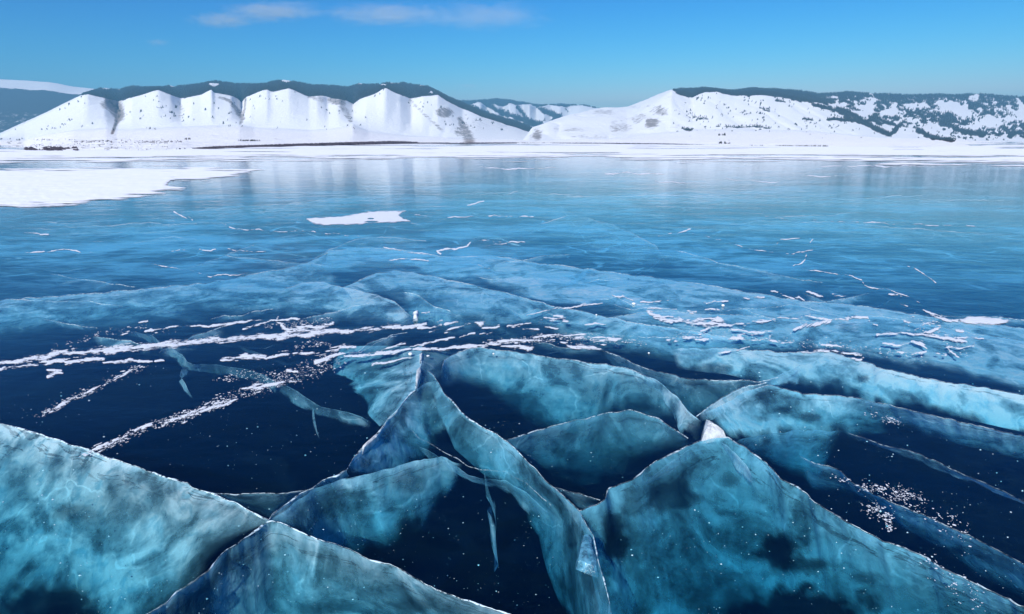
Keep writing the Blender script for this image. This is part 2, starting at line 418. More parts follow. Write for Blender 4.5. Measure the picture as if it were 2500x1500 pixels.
GUL1 = [([(262, 247, 7), (282, 262, 15), (292, 282, 11), (283, 302, 4), (274, 326, 3)], .95), ([(436, 250, 4), (446, 270, 7), (436, 290, 4)], .55),
        ([(535, 238, 3), (560, 246, 4), (580, 272, 7), (592, 290, 6), (586, 303, 3)], .75), ([(600, 240, 3), (597, 268, 3), (590, 292, 3)], .7),
        ([(828, 252, 5), (846, 275, 8), (856, 296, 5)], .70), ([(866, 250, 6), (868, 275, 5)], .45), ([(1000, 243, 4), (1035, 280, 4), (1072, 312, 4), (1085, 322, 2)], .62),
        ([(1122, 290, 5), (1132, 310, 9), (1140, 330, 12), (1146, 343, 13)], .78), ([(254, 256, 10), (274, 262, 6)], .7), ([(755, 238, 5), (785, 244, 8)], .62), ([(805, 246, 6), (835, 250, 9)], .8),
        ([(630, 240, 5), (642, 238, 5)], .62), ([(110, 322, 9), (140, 330, 5)], .75), ([(40, 366, 7), (118, 367, 6), (150, 365, 4), (186, 367, 2)], .8),
        ([(795, 300, 2), (790, 314, 2)], .6), ([(365, 308, 4), (371, 310, 4)], .7), ([(298, 335, 4), (304, 336, 4)], .7)]
SNOWTOP1 = [(520, 208, 16, 5), (697, 198, 17, 5), (420, 211, 10, 3), (880, 204, 6, 3), (932, 208, 11, 3), (960, 203, 18, 3), (1030, 209, 10, 3.5), (328, 211, 10, 2.5), (258, 217, 14, 5), (1052, 226, 7, 5), (290, 219, 8, 2)]
def forest1(u, v, tg):
    vt = top1(u); n = fbm(u / 9, v / 5, 3, 4) - .5
    f = sstep(3.0, -2.0, (v - vt) + 4.0 + n * 10) * (u > 195)
    f = f * sstep(2.5, 2.8, tg) + 0
    f = np.maximum(f, sstep(3.0, 3.08, tg) * (u > 200))
    for cx, cy, rx, ry in SNOWTOP1:
        q = np.hypot((u - cx) / rx, (v - cy) / ry); f = f * sstep(.5, 1.15, q + n * .9)
    for pts, s in GUL1:
        d, w, _ = dist_line(u, v, pts); f = np.maximum(f, s * .50 * sstep(1.05, .1, d / w + n * 1.1))
    # a thin scatter of lone trees on the open faces
    sp = vnoise(u / 4.5, v / 3.0, 9); f = np.maximum(f, .62 * (sp > .90) * (v > vt + 3) * (v < 318) * (fbm(u / 40, v / 25, 8, 3) > .5))
    # hummocky scrub on the near bank
    f = np.maximum(f, .50 * sstep(328, 345, v) * sstep(.50, .62, fbm(u / 11, v / 2.4, 12, 4)) * sstep(430, 300, u))
    return f
def rock_shade1(u, v, tg):
    r = .0 + 0 * u
    r = np.maximum(r, .75 * sstep(1, .3, np.hypot((u - 1085) / 40, (v - 275) / 22)))
    r = np.maximum(r, .65 * sstep(1, .3, np.hypot((u - 1130) / 40, (v - 322) / 26)))
    r = np.maximum(r, .40 * sstep(1060, 1160, u) * (v > 255) * sstep(1, .2, np.abs(v - 300) / 50))
    r = np.maximum(r, .30 * sstep(318, 345, v) * (u < 460))
    d, w, _ = dist_line(u, v, [(655, 335, 3), (690, 343, 4)]); r = np.maximum(r, .5 * sstep(1.2, .3, d / w))
    for pts, s in GUL1[:11]:  # rocky gully walls, also carrying painted grey gully shading
        d, w, _ = dist_line(u, v, [(a, b, c * 2.2) for a, b, c in pts]); r = np.maximum(r, .95 * s * sstep(1.2, .1, d / w))
    return r
land("mountain", u1, [(sh1 + 2.5, Dsh1 * .93), (sh1 - .2, Dsh1 * 1.02), (foot1(u1), D_f), (top1(u1), D_t), (np.minimum(crest1(u1), top1(u1) - .3), D_c), (crest1(u1) + 60, D_c + 1500)], [2, 26, 40, 34, 6], M_LAND, forest1, rock_shade1, 3.2, 150, 3)

# --- range two: broad slope whose forest thickens along it
u2 = np.linspace(1262, 3150, 600)
crest2 = curve([(1262, 346), (1276, 343), (1299, 311.5), (1337, 297), (1380, 283), (1430, 271), (1455, 265), (1470, 263), (1500, 262), (1531, 259.5), (1573, 244), (1613, 227), (1630, 220.5), (1639, 218.5), (1662, 218), (1690, 217), (1717, 215), (1757, 220), (1799, 221), (1815, 219), (1832, 215), (1850, 216), (1875, 218), (1907, 219), (1950, 221), (1975, 225), (1999, 229), (2030, 227.5), (2064, 225), (2104, 227), (2163, 229), (2195, 230), (2228, 232), (2294, 230), (2320, 231.5), (2345, 231), (2366, 228), (2390, 229), (2500, 236), (2700, 246), (3150, 262)])
top2 = curve([(1262, 347), (1276, 344), (1299, 313), (1337, 301), (1400, 292), (1450, 287), (1493, 283), (1530, 285), (1560, 270), (1600, 248), (1639, 222), (1660, 232), (1690, 237.5), (1705, 230), (1720, 225), (1750, 222), (1790, 233), (1830, 236), (1845, 232), (1860, 232), (1900, 235), (1950, 247), (2000, 251), (2040, 263), (2080, 276), (2120, 292), (2160, 300), (2220, 305), (2300, 312), (2383, 322), (2600, 330), (3150, 340)])
foot2 = curve([(1262, 350), (1290, 343), (1340, 341), (1450, 339), (1560, 332), (1640, 321), (1700, 314), (1800, 315), (1900, 316), (2000, 320), (2080, 328), (2160, 336), (2260, 338), (2383, 345), (2600, 350), (3150, 356)])
sh2 = y_shore(u2); Dsh2 = on_plane(u2, sh2, 0)[:, 1]
g2 = gully(u2, [(1545, 40, .5), (1690, 30, .4), (2165, 60, .8), (2290, 50, .6), (2030, 40, .3), (1900, 30, .25)])
D_f = np.interp(u2, [1262, 1500, 2000, 3150], [1500, 1700, 2000, 2100]); D_t = D_f + 600 + 250 * g2; D_c = D_f + np.interp(u2, [1262, 1500, 1700, 3150], [700, 1500, 1900, 2000])
SNOW2 = [(2123, 245, 18, 8), (2120, 262, 27, 7), (2104, 278, 22, 9), (2170, 278, 22, 11), (2231, 260, 36, 6), (2317, 262, 40, 17), (2353, 279, 22, 12), (2231, 294, 18, 6), (2166, 314, 20, 9), (2212, 320, 36, 13), (2284, 314, 40, 16), (2356, 314, 32, 10), (2379, 238, 11, 12), (2025, 238, 26, 4), (2048, 256, 22, 5), (1832, 217.5, 12, 2.5), (2420, 300, 40, 16), (2500, 280, 40, 20), (2050, 292, 30, 9), (2090, 312, 40, 9)]
BAND2 = [([(1985, 256, 5), (2030, 266, 6), (2080, 282, 8), (2112, 300, 8), (2150, 322, 8), (2172, 331, 6), (2195, 308, 7)], 1.0), ([(2020, 292, 4), (2070, 292, 8), (2110, 300, 8)], .9), ([(1960, 290, 3), (1985, 294, 3)], .7),
         ([(2240, 320, 9), (2275, 336, 7), (2330, 344, 5)], .9), ([(2300, 300, 12), (2350, 320, 8), (2400, 330, 9)], .95), ([(1665, 315, 4), (1690, 318, 4)], .75), ([(1748, 309, 3), (1800, 311, 3.5), (1850, 310, 3), (1880, 314, 3)], .72), ([(1855, 264, 4), (1878, 272, 4)], .7), ([(1895, 246, 4), (1915, 249, 4)], .68),
         ([(1690, 288, 7), (1725, 290, 7)], .5), ([(1650, 334, 3), (1660, 334, 2)], .6)]
ROCK2 = [(1610, 268, 45, 18, .75), (1590, 300, 26, 22, .85), (1640, 240, 22, 18, .5), (1480, 275, 70, 16, .62), (1310, 330, 22, 24, .78), (1395, 318, 80, 10, .6), (1440, 335, 90, 8, .6), (1510, 312, 60, 25, .62), (1560, 290, 40, 22, .6), (1540, 262, 60, 10, .5), (1660, 308, 40, 10, .5)]
def forest2(u, v, tg):
    vt = top2(u); n = fbm(u / 9, v / 5, 23, 4) - .5
    f = sstep(2.5, -2, v - vt + n * 9) * (u > 1642) * sstep(2.5, 2.8, tg)
    f = np.maximum(f, sstep(3.0, 3.08, tg) * (u > 1650))
    low = np.interp(u, [1985, 2080, 2170, 2383, 3150], [262, 290, 325, 336, 345])
    dg = fbm((u + 1.2 * v) / 15, (v - .45 * u) / 4.0, 61, 5)          # rows of trees run slantwise down the ribs
    P = .58 + .12 * sstep(255, 232, v) - .30 * sstep(-16, 6, v - low)
    for cx, cy, rx, ry in SNOW2:
        q = np.hypot((u - cx) / rx, (v - cy) / ry); P = P - .34 * sstep(1.55, .3, q)
    mix = sstep(1960, 2060, u); f = f * (1 - mix) + mix * sstep(-.13, .13, P - dg) * (v < low + 8)
    for pts, s in BAND2:
        d, w, _ = dist_line(u, v, pts); f = np.maximum(f, s * sstep(1.25, .2, d / w + n * 1.1))
    sp = vnoise(u / 4.0, v / 2.6, 29); f = np.maximum(f, .64 * (sp > .84) * (v > vt + 2) * (v < 318) * (fbm(u / 40, v / 16, 31, 3) > .48) * (u > 1640) * (u < 2120))
    f = np.maximum(f, .60 * (sp > .93) * (v >= 315) * (v < 345) * (u > 1640))
    return f
def rock2(u, v, tg):
    n = fbm(u / 14, v / 7, 37, 4) - .5; r = 0 * u
    for cx, cy, rx, ry, s in ROCK2: r = np.maximum(r, s * .92 * sstep(1.3, .15, np.hypot((u - cx) / rx, (v - cy) / ry) + n))
    return np.maximum(r, .22 * sstep(315, 340, v))
land("mountain", u2, [(sh2 + 2.5, Dsh2 * .93), (sh2 - .2, Dsh2 * 1.02), (foot2(u2), D_f), (top2(u2), D_t), (np.minimum(crest2(u2), top2(u2) - .3), D_c), (crest2(u2) + 60, D_c + 1500)], [2, 22, 40, 34, 6], M_LAND, forest2, rock2, 7.0, 130, 11)

# --- the hills seen through the gap, and the bald summit far off
u3 = np.linspace(1040, 1640, 220)
crest3 = curve([(1040, 250), (1121, 245.5), (1169, 245), (1195, 242.5), (1215, 241), (1250, 246), (1299, 253), (1324, 256.5), (1370, 255), (1395, 256), (1421, 256.5), (1440, 260), (1460, 263), (1480, 266), (1640, 280)])
top3 = curve([(1040, 262), (1121, 262), (1150, 256), (1165, 250), (1172, 250), (1190, 262), (1205, 254), (1228, 262), (1243, 253), (1262, 258), (1290, 254), (1310, 262), (1330, 258), (1350, 257), (1380, 262), (1400, 257.5), (1421, 258), (1460, 266), (1640, 284)])
g3 = gully(u3, [(1190, 16, .8), (1230, 14, .7), (1276, 18, 1.0), (1310, 20, 1), (1345, 22, .8), (1390, 24, .8)])
def forest3(u, v, tg):
    n = fbm(u / 7, v / 6, 43, 4) - .5
    f = sstep(2, -2, v - top3(u) + n * 6) * sstep(1.0, 1.05, tg) + 0 * u
    for pts, s in [([(1190, 258, 6), (1215, 272, 8), (1250, 284, 7), (1290, 300, 6)], .9), ([(1262, 262, 4), (1278, 280, 6), (1292, 304, 6)], .85), ([(1310, 262, 5), (1335, 276, 9), (1365, 286, 12), (1350, 296, 10)], .8), ([(1282, 300, 10), (1320, 302, 12)], .75), ([(1378, 262, 4), (1385, 274, 4)], .5), ([(1150, 262, 5), (1190, 275, 5)], .7)]:
        d, w, _ = dist_line(u, v, pts); f = np.maximum(f, s * sstep(1.3, .2, d / w + n * 1.3))
    return f
land("hill", u3, [(344 + 0 * u3, 4600 + 0 * u3), (top3(u3), 5600 + 500 * g3), (crest3(u3), 6400 + 0 * u3), (crest3(u3) + 40, 7400 + 0 * u3)], [34, 14, 4], M_LAND, forest3, lambda u, v, t: .25 + 0 * u, 12, 260, 19)
u4 = np.linspace(-900, 330, 140)
crest4 = curve([(-900, 186), (-300, 184), (-60, 190), (118, 200.5), (146, 205), (170, 210), (192, 213), (238, 217.5), (260, 221), (330, 240)])
land("mountain", u4, [(344 + 0 * u4, 3900 + 0 * u4), (crest4(u4) + np.interp(u4, [-900, 118, 150, 220, 330], [22, 20, 19, 13, 8]), 5000 + 0 * u4), (crest4(u4), 5400 + 0 * u4), (crest4(u4) + 40, 6400 + 0 * u4)], [20, 10, 4], M_LAND,
     lambda u, v, t: sstep(1.06, .95, t) * (.9 - .25 * sstep(262, 280, v)), lambda u, v, t: .12 + 0 * u, 8, 400, 23)

# ------------------------------------------------------------------ trees on the slopes (far-off wood)
def cones(P, H, Rr, k=4):
    n = len(P); a = RNG.uniform(0, 6.28, n)
    V = np.zeros((n, k + 1, 3))
    for j in range(k):
        V[:, j, 0] = P[:, 0] + Rr * np.cos(a + j * 2 * math.pi / k); V[:, j, 1] = P[:, 1] + Rr * np.sin(a + j * 2 * math.pi / k); V[:, j, 2] = P[:, 2] - .3
    V[:, k] = P; V[:, k, 2] += H
    b = np.arange(n)[:, None] * (k + 1)
    F = np.concatenate([np.concatenate([b + j, b + (j + 1) % k, b + k], 1) for j in range(k)])
    return V.reshape(-1, 3), F
def wood(key, n, seed, hmin, hmax):
    G, pu, pv, fo = LANDS[key]
    r = np.random.default_rng(seed); R, C = fo.shape
    i = r.integers(0, R - 2, n * 6); j = r.integers(0, C - 2, n * 6)
    keep = (fo[i, j] > .5 + r.uniform(-.12, .3, n * 6)) & (pu[i, j] > -150) & (pu[i, j] < 2650) & (G[i, j, 1] > 900)
    i, j = i[keep][:n], j[keep][:n]
    a, b = r.random((2, len(i), 1))
    P = (G[i, j] * (1 - a) + G[i + 1, j] * a) * (1 - b) + (G[i, j + 1] * (1 - a) + G[i + 1, j + 1] * a) * b
    H = r.uniform(hmin, hmax, len(i))
    H = np.minimum(H, P[:, 1] * .0026)
    return cones(P, H, H * r.uniform(.2, .32, len(i)))

for key, n, sd in ((0, 26000, 1), (1, 26000, 2), (2, 9000, 3)):
    V, F = wood(key, n, sd, 7, 15)
    tag(mesh_obj("forest", V, F, M_TREE, smooth=False), kind="stuff")

def land_point(key, px, py):
    G, pu, pv, fo = LANDS[key]
    j = int(np.argmin(np.abs(pu[3] - px))); col = pv[:, j]
    k = int(np.argmax(col < py)); k = max(1, k)
    t = (col[k - 1] - py) / (col[k - 1] - col[k] + 1e-9)
    return G[k - 1, j] * (1 - t) + G[k, j] * t
def grove(key, x0, x1, py, hpx, n, label, seed):
    r = np.random.default_rng(seed); P = []; H = []
    for k in range(n):
        x = r.uniform(x0, x1); p = land_point(key, x, py + r.uniform(-.6, .6))
        p = p + np.array([0, r.uniform(-1, 1) * .01 * p[1], 0]); P.append(p)
        H.append(hpx * p[1] / FPX * r.uniform(.55, 1.1))
    P = np.array(P); H = np.array(H)
    V, F = cones(P, H, H * r.uniform(.28, .5, n), 5)
    return tag(mesh_obj("grove", V, F, M_TREE, smooth=False), label, "trees", kind="stuff")
grove(0, 585, 632, 344.5, 4, 60, "long dark strip of trees alone on the white slope below the wooded crest", 1)
grove(1, 1896, 2022, 358.5, 4.5, 110, "longest dark row of low trees on the shore, beneath the patchy wooded slope", 2)
grove(1, 1830, 1864, 356.5, 3, 26, "short thin row of trees on the shore just before the longest dark row", 3)
grove(1, 1752, 1764, 350.5, 6, 10, "larger of two dark tree clumps close together on the snowy shore", 4)
grove(1, 1771, 1780, 351, 5, 7, "smaller of two dark tree clumps close together on the snowy shore", 5)
grove(1, 1757, 1767, 331, 6, 8, "small dark tree clump alone on the pale slope above two shore clumps", 6)
grove(1, 2228, 2242, 364, 4, 9, "dark clump of bushes on the shore under the patchy forested end", 7)
grove(0, 457, 467, 341, 6, 8, "small dark tree clump on the white plain under the second gully", 8)
grove(0, 431, 438, 366.5, 5, 5, "first of two dark bushes at the end of the scrub strip", 9)
grove(0, 443, 451, 366, 5, 6, "second of two dark bushes, next to the scrub strip", 10)
grove(0, 336, 349, 368.5, 4, 9, "dark bushes at the foot of the low snowy bank by the ice", 11)
# dark belt of bare scrub along the shore
def scrub(x0, x1, n, h0, h1, dz, seed, mat):
    r = np.random.default_rng(seed)
    x = r.uniform(x0, x1, n); D = on_plane(x, y_shore(x), 0)[:, 1] * r.uniform(1.0, 1.09, n)
    P = at_dist(x, y_shore(x), D); P[:, 2] = 0.0 + (D / D.min() - 1) * .2
    env = np.interp(x, [x0, x0 + .1 * (x1 - x0), x1 - .12 * (x1 - x0), x1], [h0 * .5, h0, h1, h1 * .5])
    H = env * D / FPX * r.uniform(.5, 1.15, n)
    V, F = cones(P, H, H * r.uniform(.5, 1.0, n), 5)
    return tag(mesh_obj("shore_scrub", V, F, mat, smooth=False), kind="stuff")
scrub(470, 1020, 5200, 4.0, 5.5, 0, 41, M_SCRUB)
scrub(980, 1110, 900, 2.8, 2.4, 0, 42, M_SCRUB)
scrub(1085, 1720, 3000, 2.4, 1.5, 0, 43, M_SCRUB)

def bank_scrub(x0, x1, y0, y1, n, hp, thr, seed):
    r = np.random.default_rng(seed); Q = []
    xs = r.uniform(x0, x1, n * 4); ys = r.uniform(y0, y1, n * 4)
    k = fbm(xs / 24, ys / 4.5, seed, 3) > thr; xs, ys = xs[k][:n], ys[k][:n]
    Q = np.array([land_point(0, a, b) for a, b in zip(xs, ys)])
    H = hp * Q[:, 1] / FPX * r.uniform(.4, 1.2, len(Q))
    V, F = cones(Q, H, H * r.uniform(.8, 2.0, len(Q)), 5)
    return tag(mesh_obj("shore_scrub", V, F, M_SCRUB, smooth=False), kind="stuff")
bank_scrub(60, 420, 340, 369, 420, 1.8, .54, 51)
bank_scrub(60, 190, 362, 370, 260, 4.5, .45, 52)
bank_scrub(200, 445, 345, 349, 160, 2.2, .45, 53)

# ------------------------------------------------------------------ fracture faces in the ice (parts of lake_ice)
def milk_spots(u, v, spots):
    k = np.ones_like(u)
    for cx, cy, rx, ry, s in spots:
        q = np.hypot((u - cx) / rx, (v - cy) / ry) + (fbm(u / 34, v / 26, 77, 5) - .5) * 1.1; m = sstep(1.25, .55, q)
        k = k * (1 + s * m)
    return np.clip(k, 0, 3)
NF = 0
def fracture(top, bot, depth, dens, spots=(), fade=.75, rim=3.2, rim_dens=1.0, n=None, m=22, wob=.014, top_d=0.0015, label=None, mat=None, taper=.12, rough=2.6, white=.55):
    """a crack face: top edge on the surface, bottom edge inside the ice; screen points give the edges, depths give metres"""
    global NF; NF += 1; sd = 100 + 13 * NF
    L = np.hypot(*(np.array(top[1:]) - np.array(top[:-1])).T[:2]).sum()
    n = n or int(np.clip(L / 7, 8, 220))
    T, s = resample(top, n)
    bd = np.interp(np.linspace(0, 1, n), np.linspace(0, 1, len(depth)), depth) if np.ndim(depth) else np.full(n, depth)
    B, _ = resample(bot, n)
    # faces that leave the picture carry on through the ice beyond it
    K = 36
    for side in (1, 0):
        e, q = (-1, -9) if side else (0, 8)
        if (side and T[e, 0] > 2480) or (not side and T[e, 0] < -40):
            k = np.arange(1, K + 1)[:, None] * (1 if side else -1)
            dT = (T[e] - T[q]) / abs(T[e, 0] - T[q, 0] + 1e-6) * 17; dB = (B[e] - B[q]) / (abs(B[e, 0] - B[q, 0]) + 4) * 17
            if not side: dT, dB = -dT, -dB
            dT[1] = np.clip(dT[1], -7, 7); dB = np.array([dT[0], np.clip(dB[1], -8, 8)])
            eT = T[e] + k * dT; eB = B[e] + k * dB; eB[:, 1] = np.maximum(eB[:, 1], eT[:, 1] + 6)
            if side: T = np.r_[T, eT]; B = np.r_[B, eB]; bd = np.r_[bd, np.full(K, bd[-1])]; s = np.r_[s, s[-1] + 17.0 * np.arange(1, K + 1)]
            else: T = np.r_[eT[::-1], T]; B = np.r_[eB[::-1], B]; bd = np.r_[np.full(K, bd[0]), bd]; s = np.r_[np.arange(K) * 17.0, s + K * 17.0]
            n += K
    # natural wander of the crack line
    jit = (fbm(s / 26, 0 * s, sd, 4) - .5) * rough * 3
    T[:, 1] += jit
    P0 = on_plane(T[:, 0], T[:, 1], 0.0); P0[:, 2] = -top_d
    P1 = on_plane(B[:, 0], B[:, 1], -bd)
    w = np.linspace(0, 1, m)[:, None, None]
    G = P0[None] * (1 - w) + P1[None] * w
    nrm = np.cross(P0[-1] - P0[0] + 1e-6, P1[n // 2] - P0[n // 2]); nrm /= np.linalg.norm(nrm) + 1e-9
    sm = np.r_[0, np.cumsum(np.linalg.norm(P0[1:] - P0[:-1], axis=1))]
    uu = np.broadcast_to(sm[None, :], (m, n)); vv = np.broadcast_to(w[:, :, 0], (m, n))
    sc = max(.15, np.median(np.linalg.norm(P1 - P0, axis=1)))
    bmp = (fbm(uu / (sc * .9), vv * 1.6, sd + 3, 4) - .5) * 2 * wob * np.sin(vv * math.pi * .5)
    G = G + nrm[None, None] * bmp[..., None]
    G[..., 2] = np.minimum(G[..., 2], -.0012)
    pu, pv = to_px(G)
    d = dens * milk_spots(pu, pv, spots)
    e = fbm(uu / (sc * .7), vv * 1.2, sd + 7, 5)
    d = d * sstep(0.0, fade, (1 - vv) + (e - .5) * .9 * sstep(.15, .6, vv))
    if taper: 
        a = np.linspace(0, 1, n)[None, :]; d = d * sstep(0, taper, a) * sstep(0, taper, 1 - a)
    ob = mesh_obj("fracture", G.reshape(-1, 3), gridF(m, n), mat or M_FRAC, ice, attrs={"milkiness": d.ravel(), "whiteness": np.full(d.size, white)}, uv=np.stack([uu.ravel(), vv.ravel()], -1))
    if label: ob["label"] = label
    if rim: 
        ww = rim * (.16 + 1.05 * sstep(.40, .75, fbm(s / 30, 0 * s + 5, sd + 9, 5)))
        lip(T, ww, ob, rim_dens * (.20 + .80 * sstep(.3, .62, fbm(s / 48, 0 * s + 9, sd + 4, 4))) * (sstep(0, .04, np.linspace(0, 1, n)) if taper else 1), sd)
    return ob
def lip(T, ww, parent, dens, sd, name="crack_edge", mat=None, h=.004):
    """the raised frosted edge where a crack meets the surface"""
    n = len(T); tg = np.gradient(T[:, :2], axis=0); tg /= np.linalg.norm(tg, axis=1)[:, None] + 1e-9
    nr = np.stack([-tg[:, 1], tg[:, 0]], -1)
    rows = []
    for k, o in enumerate((-1, -.4, .4, 1)):
        j = 1 + .5 * (fbm(np.arange(n) / 2.2, np.full(n, k * 3.1), sd, 3) - .5)
        Q = T[:, :2] + nr * (ww * o * .5 * j)[:, None]
        P = on_plane(Q[:, 0], Q[:, 1], 0.0); P[:, 2] = .0012 if k in (0, 3) else h
        rows.append(P)
    G = np.array(rows)
    dd = np.broadcast_to(dens[None], (4, n)) * np.array([.75, 1.25, 1.25, .75])[:, None]
    return mesh_obj(name, G.reshape(-1, 3), gridF(4, n), mat or M_RIM, parent, attrs={"milkiness": dd.ravel()})
def ribbon(line, width, dens, depth=(.05, .3), spots=(), label=None):
    """a narrow crack seen from above: follows a line, sinks into the ice along its far side"""
    p = np.array(line, float); w = np.array(width if np.ndim(width) else [width] * len(p), float)
    tg = np.gradient(p, axis=0); tg /= np.linalg.norm(tg, axis=1)[:, None] + 1e-9
    nr = np.stack([-tg[:, 1], tg[:, 0]], -1); nr *= np.where(nr[:, 1:2] < 0, -1, 1)
    return fracture(p - nr * w[:, None] * .5, p + nr * w[:, None] * .5, depth[1] - depth[0], dens, spots, fade=.3, rim=0, m=8, wob=.01, top_d=depth[0], label=label, taper=.10, rough=1.2)
X = lambda *a: list(a)

F1 = X((-120, 1010), (40, 1043), (118, 1069), (148, 1076), (165, 1084), (207, 1098), (275, 1121), (346, 1145), (410, 1166), (459, 1181), (465, 1191), (517, 1207), (585, 1234), (624, 1257), (656, 1271))
F1R = X((656, 1271), (701, 1284), (740, 1301), (773, 1320), (821, 1330), (853, 1342), (905, 1370), (960, 1381), (1002, 1406), (1044, 1432), (1102, 1454), (1160, 1474), (1238, 1500), (1400, 1555))
F2 = X((656, 1272), (643, 1280), (630, 1293), (595, 1315), (582, 1328), (543, 1351), (524, 1373), (511, 1394), (475, 1420), (433, 1446), (404, 1474), (378, 1488), (340, 1512))
F3 = X((1031, 846), (1028, 867), (1029, 889), (1025, 899), (1021, 918), (1013, 935), (1016, 951), (1002, 960), (992, 973), (976, 996), (957, 1015), (941, 1035), (924, 1058), (898, 1083), (879, 1100), (863, 1120), (851, 1143), (847, 1149), (821, 1160), (786, 1176), (766, 1192), (734, 1208), (698, 1234), (669, 1257), (656, 1271))
F4 = X((1040, 905), (1058, 915), (1070, 935), (1083, 960), (1105, 980), (1128, 1009), (1151, 1028), (1183, 1048), (1212, 1062), (1241, 1079), (1264, 1102), (1283, 1124), (1309, 1150), (1332, 1176), (1354, 1192), (1380, 1215), (1413, 1247), (1432, 1283), (1448, 1309), (1455, 1341), (1461, 1373), (1471, 1406), (1484, 1454), (1496, 1520))
F6L = X((1413, 1247), (1455, 1234), (1477, 1221), (1484, 1196), (1513, 1186), (1545, 1170), (1587, 1137), (1600, 1128), (1648, 1105), (1678, 1089), (1710, 1077), (1755, 1069))
F6R = X((1755, 1069), (1775, 1066), (1807, 1086), (1846, 1111), (1875, 1137), (1907, 1170), (1940, 1186), (1969, 1205), (1988, 1228), (2030, 1254), (2069, 1276), (2117, 1302), (2156, 1322), (2198, 1335), (2231, 1348), (2263, 1364), (2295, 1386), (2344, 1409), (2383, 1428), (2600, 1530))

# near faces
fracture(F1, X((-120, 1640), (150, 1620), (330, 1540), (500, 1420), (600, 1325), (652, 1278)), [.65, .62, .5, .34, .16, .02], .82, [(120, 1480, 120, 60, -.85), (330, 1330, 120, 60, .2), (180, 1250, 60, 18, -.5), (430, 1440, 60, 40, .3), (250, 1235, 120, 40, -.2)], fade=.45, rim=4, taper=.0, wob=.012, m=56, white=1.0,
         label="pale milky crack face in the corner of the ice, its white lip running down to a junction")
fracture(list(reversed(F2)) + F1R[1:], X((330, 1640), (600, 1640), (900, 1640), (1400, 1660)), [.35, .6, .65, .5], .66, [(900, 1460, 130, 60, .2), (470, 1470, 40, 30, -.3), (720, 1400, 60, 70, .5), (1000, 1480, 60, 20, -.5), (790, 1490, 60, 20, -.4)], fade=.45, rim=4, taper=0, wob=.012, m=56, white=.75,
         label="tent shaped blue crack face below the white lipped junction")
fracture(F3[6:18], X((1075, 1000), (1060, 1060), (1040, 1110), (1000, 1160), (930, 1175), (862, 1165)), [.05, .2, .3, .3, .2, .05], .95, [(893, 1132, 16, 18, -.6), (985, 1012, 8, 30, -.5), (930, 1090, 30, 20, .4)], fade=.5, rim=4.5, label="streaky crack face under the white crack that drops from the snow streaks")
fracture(X((656, 1274), (766, 1194), (850, 1166), (950, 1144), (1021, 1124), (1076, 1114), (1130, 1135)), X((700, 1290), (770, 1330), (870, 1370), (960, 1390), (1030, 1340), (1060, 1270), (1110, 1200)), [.03, .2, .45, .55, .5, .4, .3], .62, [(1010, 1330, 60, 70, -.9), (1000, 1180, 40, 30, -.45), (900, 1210, 60, 50, .35), (940, 1270, 40, 30, .4), (860, 1330, 30, 60, -.3)], fade=.35, rim=0, taper=.05, m=36, white=.35, label="cloudy curtain between the ridge crack and the black window")
fracture(F3[17:], X((850, 1170), (800, 1215), (750, 1250), (700, 1275), (665, 1276)), [.1, .14, .12, .08, .02], .72, [(760, 1230, 30, 14, -.7)], fade=.6, rim=4.5, taper=.0)
fracture(F4, X((1046, 940), (1062, 985), (1085, 1040), (1110, 1095), (1150, 1130), (1200, 1175), (1254, 1231), (1319, 1309), (1338, 1390), (1374, 1500), (1400, 1560)), [.03, .08, .15, .25, .3, .35, .4, .45, .5, .55, .55], .62, [(1240, 1120, 30, 50, .5), (1400, 1300, 14, 50, -.5), (1440, 1400, 20, 60, -.45), (1390, 1440, 25, 50, -.4)], fade=.30, rim=3, taper=.02, m=30, white=.3, label="long curved crack face sweeping down past the black window to the bottom of the ice")
fracture(X((1005, 1053), (1025, 1073), (1044, 1082), (1076, 1102), (1118, 1121), (1141, 1141), (1173, 1147), (1232, 1153), (1290, 1185), (1345, 1235)), X((1035, 1110), (1060, 1130), (1090, 1140), (1125, 1166), (1157, 1183), (1190, 1188), (1215, 1190), (1250, 1215), (1300, 1265), (1350, 1300)), .14, .62, fade=.4, rim=2.0, rim_dens=.4, top_d=.05, taper=.06, label="narrow twisted band of ice crossing above the black window")
fracture(X((1010, 955), (1040, 935), (1066, 930), (1085, 965), (1110, 990)), X((945, 1065), (985, 1080), (1030, 1095), (1075, 1095), (1112, 1085)), [.1, .3, .3, .3, .2], .55, [(1080, 1075, 32, 30, -.95), (1063, 970, 8, 14, -.6), (990, 1030, 15, 40, -.6)], fade=.4, rim=0)
fracture(F3[:7], X((1120, 860), (1105, 885), (1080, 912), (1065, 930), (1040, 950)), [.1, .12, .12, .1, .05], .52, fade=.5, rim=7)
ribbon(X((1183, 1150), (1193, 1170), (1201, 1192), (1207, 1213), (1210, 1236)), X(4, 8, 9, 7, 3), .75, (.15, .2), label="pale squiggle of gas hanging in the black window")
ribbon(X((1199, 1225), (1195, 1245), (1204, 1268), (1213, 1288), (1206, 1309)), X(5, 11, 6, 8, 6), .7, (.2, .25))
